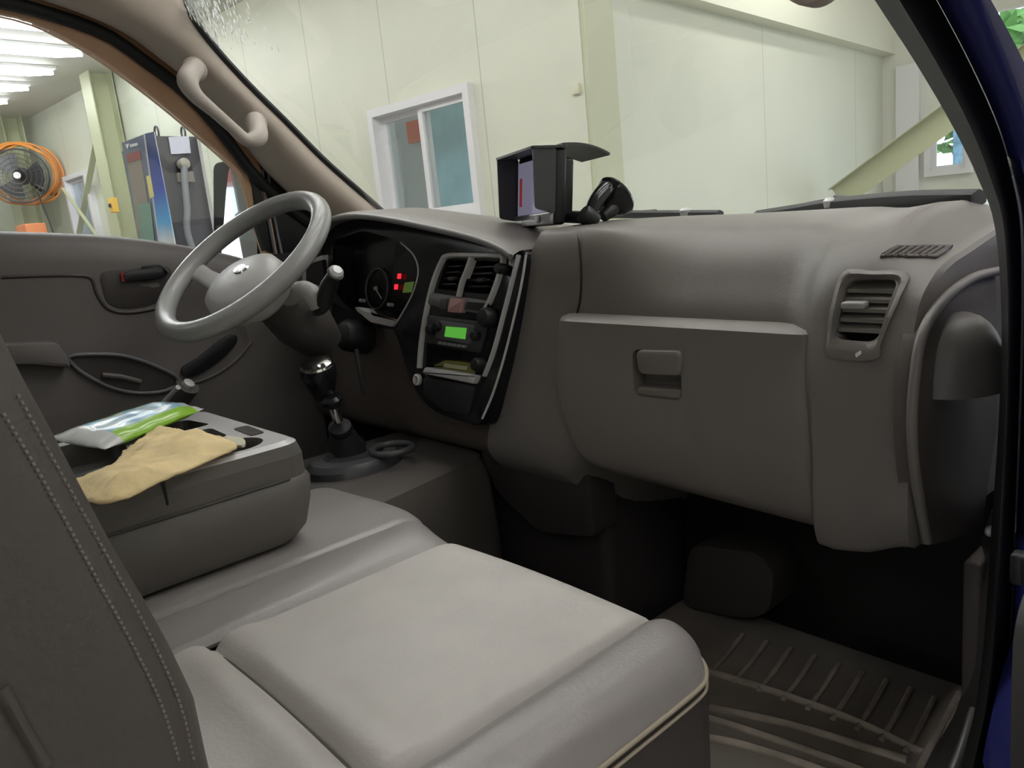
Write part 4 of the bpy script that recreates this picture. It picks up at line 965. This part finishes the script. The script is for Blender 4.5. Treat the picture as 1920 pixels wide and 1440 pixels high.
# =============================================================== SEATS
def padgrid(name, x0, x1, y0, y1, zt, m, parent, puff=.014, thick=.03, nx_=24, ny_=24, rim=.02, fx=None):
    rings = []
    for j in range(ny_+1):
        t = j/ny_; row = []
        for i in range(nx_+1):
            s = i/nx_; ex = min(s, 1-s)*(x1-x0); ey = min(t, 1-t)*(y1-y0)
            e = min(1, ex/rim)*1.0; g = min(1, ey/rim)
            h = puff*(1-(1-e)**2)**.5*(1-(1-g)**2)**.5
            x = lerp(x0, x1, s); y = lerp(y0, y1, t)
            if fx: x, y, hh = fx(x, y, s, t); h += hh
            row.append(Vector((x, y, zt-puff+h)))
        rings.append(row)
    top = rings; v = [q for r in top for q in r]; n = nx_+1; f = []
    for j in range(ny_):
        for i in range(nx_): f.append([j*n+i, j*n+i+1, (j+1)*n+i+1, (j+1)*n+i])
    loop = [(0, i) for i in range(n)]+[(j, n-1) for j in range(1, ny_+1)]+[(ny_, i) for i in range(n-2, -1, -1)]+[(j, 0) for j in range(ny_-1, 0, -1)]
    k = len(v)
    for (j, i) in loop: q = top[j][i]; v.append(Vector((q.x, q.y, q.z-thick)))
    idx = [j*n+i for j, i in loop]; L = len(loop)
    for a in range(L): b = (a+1) % L; f.append([idx[a], k+a, k+b, idx[b]])
    f.append([k+a for a in range(L)])
    return mk(name, v, f, m, parent, 60)
def cushion(parent, x0, x1, y0, y1, m, ztop=1.08, zbot=.98, r=.06, name='cushion', lip=.02):
    # rounded block: rings of rounded rectangles
    def rr(i, z): return rnd([(x0+i, y0+i, z), (x1-i, y0+i, z), (x1-i, y1-i, z), (x0+i, y1-i, z)], r, 7)
    rings = [rr(.012, zbot), rr(.004, zbot+.02), rr(0, lerp(zbot, ztop, .6)), rr(.004, ztop-.022), rr(.012, ztop-.012), rr(.026, ztop-.004), rr(.05, ztop), rr(.12, ztop+.001)]
    v, f = g_loft(rings); return mk(name, v, f, m, parent, 60)
ps = thing('passenger_seat', (.42, .2, .98), 'grey leather passenger seat nearest the camera', 'seat')
def sdf_in(x, y, X0, X1, Y1, R, lopen=False, ropen=False):            # distance inside a rectangle open at the back, round front corners; and the clamped point
    X0, X1 = X0-(.2 if lopen else 0), X1+(.2 if ropen else 0)
    cx = min(max(x, X0+R), X1-R); cy = min(y, Y1-R); dx, dy = x-cx, y-cy; L = math.hypot(dx, dy)
    if L < 1e-9: return R, x, y
    if L > R: return 0.0, cx+dx*R/L, cy+dy*R/L
    return R-L, x, y
def upholstery(X0, X1, Y0, Y1, R, zfun, zones, nx_, ny_, zedge, edge, lopen=False, ropen=False):
    P = {}
    for j in range(ny_+1):
        for i in range(nx_+1):
            x, y = lerp(X0, X1, i/nx_), lerp(Y0, Y1, j/ny_); d, x, y = sdf_in(x, y, X0, X1, Y1, R, lopen, ropen)
            t = min(1, d/edge); k = math.sqrt(max(0, 1-(1-t)**2)); P[i, j] = Vector((x, y, zedge+(zfun(x, y)-zedge)*k))
    out = {}
    for j in range(ny_):
        for i in range(nx_):
            c = (P[i, j]+P[i+1, j+1])/2; out.setdefault(zones(c.x, c.y), []).append(((i, j), (i+1, j), (i+1, j+1), (i, j+1)))
    res = {}
    for zn, fs in out.items():
        ids = {}; V = []; F_ = []
        for f_ in fs:
            for k in f_:
                if k not in ids: ids[k] = len(V); V.append(P[k])
            F_.append([ids[k] for k in f_])
        res[zn] = (V, F_)
    return res
def dip(d, w): return math.exp(-(d/w)**2)
def zpass(x, y):
    z = 1.084-.010*dip(x-.203, .007)
    if x < .537: z += .006*math.sin(math.pi*min(1, max(0, (x-.205)/.33)))
    z += .010*ss(.537, .565, x)
    z -= .011*dip(x-.537, .006)+.012*dip(y-.231, .008)*(1 if x < .54 else .3)
    z += .005*dip(y-.262, .022)*(1 if x < .53 else .2)+.006*dip(y-.205, .02)*(1 if x < .53 else .2)
    return z
parts_ = upholstery(.203, .614, -.12, .573, .055, zpass, lambda x, y: 'b' if x > .537 else ('f' if y > .231 else 'r'), 84, 120, 1.046, .046, lopen=True)
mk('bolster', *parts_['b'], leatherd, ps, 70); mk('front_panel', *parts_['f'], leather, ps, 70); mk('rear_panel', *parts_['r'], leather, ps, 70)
def edgeline(o_, z, R=.055): return [Vector((.614+o_, y, z)) for y in (-.1, .1, .3, .42, .50)]+[Vector((.614-R+(R+o_)*math.cos(a), .573-R+(R+o_)*math.sin(a), z)) for a in [math.pi/2*k/6 for k in range(1, 7)]]+[Vector((x, .573+o_, z)) for x in (.45, .3, .21)]
tube('piping', edgeline(.001, 1.046), .0024, pipem, ps, 8, smooth=4)
tube('piping', edgeline(.001, 1.036), .0018, pipem, ps, 8, smooth=4)
smd = mat('seam_dark', (.08, .07, .065), .7)
tube('seat_seam', [(.2015, y, 1.0735) for y in (-.1, .1, .3, .5)]+[(.2015, .545, 1.070), (.2015, .565, 1.058)], .0022, smd, ps, 6, smooth=4)
tube('seat_seam', [(x, .231, zpass(x, .231)+.0006) for x in (.21, .26, .33, .42, .50, .535)], .0016, smd, ps, 6, smooth=4)
# vinyl skirt that drops to the floor
rings = []
for z, o_ in ((1.0455, -.001), (1.0, .001), (.9, .0), (.78, -.004)):
    R = .055; rings.append([Vector((.206, -.12, z)), Vector((.614+o_, -.12, z))]+[Vector((.614-R+(R+o_)*math.cos(a), .573-R+(R+o_)*math.sin(a), z)) for a in [math.pi/2*k/8 for k in range(0, 9)]]+[Vector((.206, .573+o_, z))])
v, f = g_loft(rings); mk('seat_skirt', v, f, mat('skirt_brown_vinyl', (.045, .037, .034), .6), ps, 60)
# backrest
def back(parent, x0, x1, y0, slope, m, z0=1.06, z1=1.70, thick=.15, name='backrest', yl=None):
    rings = []
    for j in range(23):
        t = j/22; z = lerp(z0, z1, t); yf = yl(z) if yl else y0-slope*(z-z0)
        e = 1-max(0, (t-.88)/.12)**2*.5; i = (1-e)*.10
        xm = (x0+x1)/2; q = []
        P = [(x1-i, yf-thick), (x1-i+.004, yf-.09), (x1-i+.006, yf-.05), (x1-i+.003, yf-.018), (x1-i-.014, yf-.001), (x1-i-.04, yf+.003), (x1-i-.08, yf-.008), (x1-i-.11, yf-.024), (xm, yf-.03), (x0+i+.11, yf-.024), (x0+i+.08, yf-.008), (x0+i+.04, yf+.003), (x0+i+.014, yf-.001), (x0+i-.003, yf-.018), (x0+i-.006, yf-.05), (x0+i, yf-thick)]
        rings.append([Vector((a, b, z)) for a, b in cat([Vector((a, b, 0)) for a, b in P], 3, closed=True) for a, b in ((a, b),)] if False else [Vector((c_.x, c_.y, z)) for c_ in cat([Vector((a, b, 0)) for a, b in P], 3, closed=True)])
    v, f = g_loft(rings); return mk(name, v, f, m, parent, 60)
fe = [(0, 660), (60, 765), (120, 880), (200, 1030), (290, 1180), (350, 1300), (380, 1440)]
zy = sorted([(W(a, b, x=.615).z, W(a, b, x=.615).y) for a, b in fe])
def yfront(z):
    if z <= zy[0][0]: return zy[0][1]+.02*(zy[0][0]-z)
    for (z0, y0), (z1, y1) in zip(zy, zy[1:]):
        if z <= z1: return lerp(y0, y1, (z-z0)/(z1-z0))
    return zy[-1][1]-(z-zy[-1][0])*.18
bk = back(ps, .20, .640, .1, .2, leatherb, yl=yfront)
tb = bvh(bk)
mb = MB()
for rowpts in (((4, 775), (60, 868), (120, 975), (190, 1105), (250, 1215), (300, 1320), (335, 1430)), ((30, 740), (90, 850), (160, 975), (235, 1110), (290, 1215), (335, 1320), (362, 1430))):
    c = cat([on(tb, a, b, .0006) for a, b in rowpts], 12)
    L_ = resample(c, 64)
    for i in range(0, 63): mb.add(*g_tube([L_[i], L_[i].lerp(L_[i+1], .5)], .0007, 5))
mb.build('stitching', threadm, bk)
tube('backrest_welt', [on(tb, a, b, -.001) for a, b in ((18, 757), (75, 860), (140, 975), (212, 1108), (270, 1215), (318, 1320), (350, 1430))], .0012, leatherb, bk, 6, smooth=5)
tube('side_fold', [on(tb, a, b, -.0005) for a, b in ((2, 1290), (40, 1362), (85, 1436))], .003, MATS['seam_dark'], bk, 6, smooth=4)
# middle seat
ms = thing('middle_seat', (0, .2, .98), 'grey leather middle seat under the folded console', 'seat')
def zmid(x, y):
    z = 1.081-.008*dip(x-.200, .008)-.005*dip(x-.092, .006)+.007*math.sin(math.pi*min(1, max(0, (x-.092)/.11)))*ss(.2, .5, y)
    return z-.012*ss(.1, .6, y)*ss(.0, -.2, x) if x < 0 else z
def nose(v):
    if v.x > .02: v.y -= .040*ss(.02, .19, v.x)*ss(.25, .60, v.y)
    return v
mparts = upholstery(-.235, .200, -.12, .612, .05, zmid, lambda x, y: 'a', 80, 110, 1.045, .05, ropen=True)
mk('cushion', [nose(q) for q in mparts['a'][0]], mparts['a'][1], mat('mid_seat_shaded_leather', (.31, .29, .28), .33, bump=.3, bscale=300), ms, 70)  # light seat leather darkened, with the shade beside the console in its colour
rings = [rnd([(-.233, -.12, z), (.199, -.12, z), (.199, .570, z), (.02, .608, z), (-.233, .610, z)], .04, 6) for z in (.99, 1.0455)]
v, f = g_loft(rings); mk('cushion_side', v, f, MATS['skirt_brown_vinyl'], ms, 60)
# driver seat (beyond the console)
ds = thing('driver_seat', (-.5, .15, .98), 'driver seat, mostly hidden beyond the folded console', 'seat')
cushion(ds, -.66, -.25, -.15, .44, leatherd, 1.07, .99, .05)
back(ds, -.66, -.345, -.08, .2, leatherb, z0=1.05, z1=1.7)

# ---- folded centre console
cn = thing('centre_console', (-.14, .2, 1.09), 'folded middle seatback forming a grey console tray with cup holders', 'console')
def crr(x0, x1, y0, y1, z, r=.035, skew=0): return rnd([(x0, y0, z), (x1, y0, z), (x1, y1-.0, z), (x0, y1, z)], r, 6)
rings = [crr(-.325, .036, -.06, .435, 1.088, .05), crr(-.335, .046, -.06, .448, 1.105, .05), crr(-.338, .049, -.06, .458, 1.14, .05), crr(-.336, .046, -.06, .462, 1.168, .045), crr(-.33, .040, -.06, .458, 1.176, .04)]
v, f = g_loft(rings); mk('padded_back', v, f, consm, cn, 50)
rings = [crr(-.332, .040, -.05, .455, 1.172, .035), crr(-.330, .040, -.05, .455, 1.205, .035), crr(-.326, .036, -.046, .450, 1.221, .033), crr(-.318, .028, -.04, .442, 1.226, .03)]
v, f = g_loft(rings); tray = mk('tray', v, f, consm, cn, 40)
def hole(pts, dep=.04, z=1.24):
    v, f = g_prism([Vector((q.x, q.y, z)) for q in pts], (0, 0, -dep-.015)); cut(tray, v, f)
hole(rnd([(-.29, -.02, 0), (-.05, -.02, 0), (-.035, .26, 0), (-.29, .30, 0)], .02), .035)
hole([Vector((-.02+.038*math.cos(a), .375+.040*math.sin(a), 0)) for a in [2*math.pi*i/24 for i in range(24)]], .035)
hole(rnd([(-.27, .325, 0), (-.19, .325, 0), (-.19, .41, 0), (-.27, .40, 0)], .012), .03)
hole(rnd([(-.165, .34, 0), (-.085, .34, 0), (-.085, .395, 0), (-.165, .40, 0)], .012), .03)
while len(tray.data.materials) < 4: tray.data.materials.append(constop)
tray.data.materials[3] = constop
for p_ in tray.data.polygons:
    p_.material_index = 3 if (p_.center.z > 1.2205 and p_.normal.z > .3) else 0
tray.data.set_sharp_from_angle(angle=math.radians(10))
tube('side_split', [(.0405, .262, 1.224), (.0405, .262, 1.205), (.039, .262, 1.19)], .0018, black, cn, 6)
tube('tray_seam', [(.042, -.03, 1.176), (.043, .2, 1.176), (.042, .42, 1.176)], .0016, MATS['seam_dark'], cn, 6, smooth=4)
prism('latch_button', rnd([(-.115, .415, 1.2275), (-.045, .412, 1.2275), (-.045, .432, 1.2275), (-.115, .436, 1.2275)], .005), (0, 0, -.006), doord, cn)

# ---- wet wipe packet
def mid(a, b, t): return a.lerp(b, t)
wpk = [W(88, 822, z=1.25), W(197, 842, z=1.235), W(382, 766, z=1.245), W(300, 755, z=1.255)]
c0_, c1_, c2_, c3_ = wpk
gmt = mat('wipes_wrapper', (.5, .8, .2), .25, coat=.3); nt = gmt.node_tree
at = nt.nodes.new('ShaderNodeAttribute'); at.attribute_name = 'uvw'; sp = nt.nodes.new('ShaderNodeSeparateXYZ'); nt.links.new(at.outputs['Vector'], sp.inputs[0])
pp = nt.nodes.new('ShaderNodeMath'); pp.operation = 'SUBTRACT'; pp.inputs[1].default_value = .5; nt.links.new(sp.outputs['Y'], pp.inputs[0])
ab = nt.nodes.new('ShaderNodeMath'); ab.operation = 'ABSOLUTE'; nt.links.new(pp.outputs[0], ab.inputs[0])
nz_ = nt.nodes.new('ShaderNodeTexNoise'); nz_.inputs['Scale'].default_value = 5; nt.links.new(at.outputs['Vector'], nz_.inputs['Vector'])
c1r = nt.nodes.new('ShaderNodeValToRGB'); c1r.color_ramp.elements[0].position = .28; c1r.color_ramp.elements[0].color = (.42, .60, .66, 1); c1r.color_ramp.elements[1].position = .31; c1r.color_ramp.elements[1].color = (.33, .62, .06, 1)
nt.links.new(ab.outputs[0], c1r.inputs[0])
c2r = nt.nodes.new('ShaderNodeValToRGB'); c2r.color_ramp.elements[0].position = .45; c2r.color_ramp.elements[0].color = (.30, .52, .66, 1); c2r.color_ramp.elements[1].position = .6; c2r.color_ramp.elements[1].color = (.62, .72, .72, 1)
nt.links.new(nz_.outputs[0], c2r.inputs[0])
cm = nt.nodes.new('ShaderNodeMath'); cm.operation = 'LESS_THAN'; cm.inputs[1].default_value = .28; nt.links.new(ab.outputs[0], cm.inputs[0])
m1_ = nt.nodes.new('ShaderNodeMix'); m1_.data_type = 'RGBA'; nt.links.new(cm.outputs[0], m1_.inputs[0]); nt.links.new(c1r.outputs[0], m1_.inputs[6]); nt.links.new(c2r.outputs[0], m1_.inputs[7])
e1_ = nt.nodes.new('ShaderNodeValToRGB'); er = e1_.color_ramp; er.elements[0].position = .16; er.elements[0].color = (1, 1, 1, 1); er.elements[1].position = .18; er.elements[1].color = (0, 0, 0, 1)
x_ = er.elements.new(.93); x_.color = (0, 0, 0, 1); x_ = er.elements.new(.95); x_.color = (1, 1, 1, 1)
nt.links.new(sp.outputs['X'], e1_.inputs[0])
m2_ = nt.nodes.new('ShaderNodeMix'); m2_.data_type = 'RGBA'; nt.links.new(e1_.outputs[0], m2_.inputs[0]); nt.links.new(m1_.outputs[2], m2_.inputs[6]); m2_.inputs[7].default_value = (.66, .67, .66, 1)
nt.links.new(m2_.outputs[2], nt.nodes['Principled BSDF'].inputs['Base Color'])
NXp, NYp = 36, 14; V = []; UV = []; Fc = []
for side_ in (1, -1):
    for i in range(NXp+1):
        for j in range(NYp+1):
            s, t = i/NXp, j/NYp
            q = c0_.lerp(c3_, s).lerp(c1_.lerp(c2_, s), t)
            h = (math.sin(math.pi*t)**.55)*(min(1, min(s, 1-s)/.16))**.6*.013+.0008
            wr_ = .0015*math.sin(t*60+math.sin(s*9)) * max(0, 1-min(s, 1-s)/.2)+.002*noise.noise(Vector((s*6, t*5, 1)))
            V.append(q+Vector((0, 0, side_*h+(wr_ if side_ > 0 else 0)))); UV.append((s, t, 0))
n = NYp+1; o2 = (NXp+1)*n
for i in range(NXp):
    for j in range(NYp):
        a = i*n+j; Fc.append([a, a+1, a+n+1, a+n]); Fc.append([o2+a, o2+a+n, o2+a+n+1, o2+a+1])
for i in range(NXp):
    Fc.append([i*n, i*n+n, o2+i*n+n, o2+i*n]); Fc.append([i*n+NYp, o2+i*n+NYp, o2+i*n+n+NYp, i*n+n+NYp])
for j in range(NYp):
    Fc.append([j, o2+j, o2+j+1, j+1]); a = NXp*n+j; Fc.append([a, a+1, o2+a+1, o2+a])
wpo = mk('wipes_packet', V, Fc, gmt, None, 70)
at_ = wpo.data.attributes.new('uvw', 'FLOAT_VECTOR', 'POINT')
for i, u in enumerate(UV): at_.data[i].vector = u
tag(wpo, 'green and pale blue plastic wipes packet lying on the console tray', 'packet')

# ---- chamois cloth
outl = [(136, 897), (150, 925), (172, 937), (215, 934), (252, 920), (300, 898), (360, 872), (420, 845), (444, 832), (424, 818), (398, 812), (360, 808), (318, 799), (288, 802), (262, 820), (232, 842), (215, 862), (180, 878)]
o3 = cat([W(a, b, z=1.238) for a, b in outl], 4, closed=True)
o2d = [Vector((q.x, q.y)) for q in o3]; minx = min(q.x for q in o2d); maxx = max(q.x for q in o2d); miny = min(q.y for q in o2d); maxy = max(q.y for q in o2d)
def inside(p, poly):
    r = False; j = len(poly)-1
    for i in range(len(poly)):
        if (poly[i].y > p.y) != (poly[j].y > p.y) and p.x < (poly[j].x-poly[i].x)*(p.y-poly[i].y)/(poly[j].y-poly[i].y)+poly[i].x: r = not r
        j = i
    return r
pts2 = list(o2d); st = .006
yy = miny
while yy < maxy:
    xx = minx
    while xx < maxx:
        q = Vector((xx+random.uniform(-.001, .001), yy+random.uniform(-.001, .001)))
        if inside(q, o2d) and min((q-e).length for e in o2d) > .004: pts2.append(q)
        xx += st
    yy += st
r_ = delaunay_2d_cdt(pts2, [], [list(range(len(o2d)))], 1, 1e-6)
V = []
for q in r_[0]:
    e = min((q-k).length for k in o2d); b_ = min(1, e/.03)
    h = .006+b_*(.012*(noise.noise(Vector((q.x*14, q.y*11, 2)))+.7)+.009*abs(noise.noise(Vector((q.x*38+q.y*20, q.y*16, 5))))) + .003*noise.noise(Vector((q.x*70, q.y*70, 0)))
    V.append(Vector((q.x, q.y, 1.229+max(.001, h))))
clm = mat('chamois_yellow', (.84, .66, .35), .85, bump=.6, bscale=180, var=.16, vscale=18)
clo = mk('chamois_cloth', V, [list(q) for q in r_[2]], clm, None, 80)
so = clo.modifiers.new('s', 'SOLIDIFY'); so.thickness = .0025; so.offset = -1
tag(clo, 'crumpled yellow chamois cloth lying on the console tray', 'cloth')
rc = cat([W(a, b, z=1.232) for a, b in ((425, 817), (456, 822), (458, 834), (440, 834), (428, 828))], 3, closed=True)
tag(prism('paper_slip', rc, (0, 0, -.003), mat('pale_paper', (.6, .57, .42), .7)), 'small pale paper slip poking out beside the yellow cloth', 'paper')

# ---- open passenger door edge at the right of the frame
pd = thing('passenger_door', (1.0, .9, .9), 'edge of the open passenger door at the lower right', 'door')
prism('door_edge', rnd([W(a, b, x=.90) for a, b in ((1922, 1100), (1900, 1180), (1896, 1300), (1894, 1480), (2200, 1480), (2200, 1100))], .01), (.03, -.03, 0), mat('door_edge_grey', (.045, .045, .043), .5), pd)
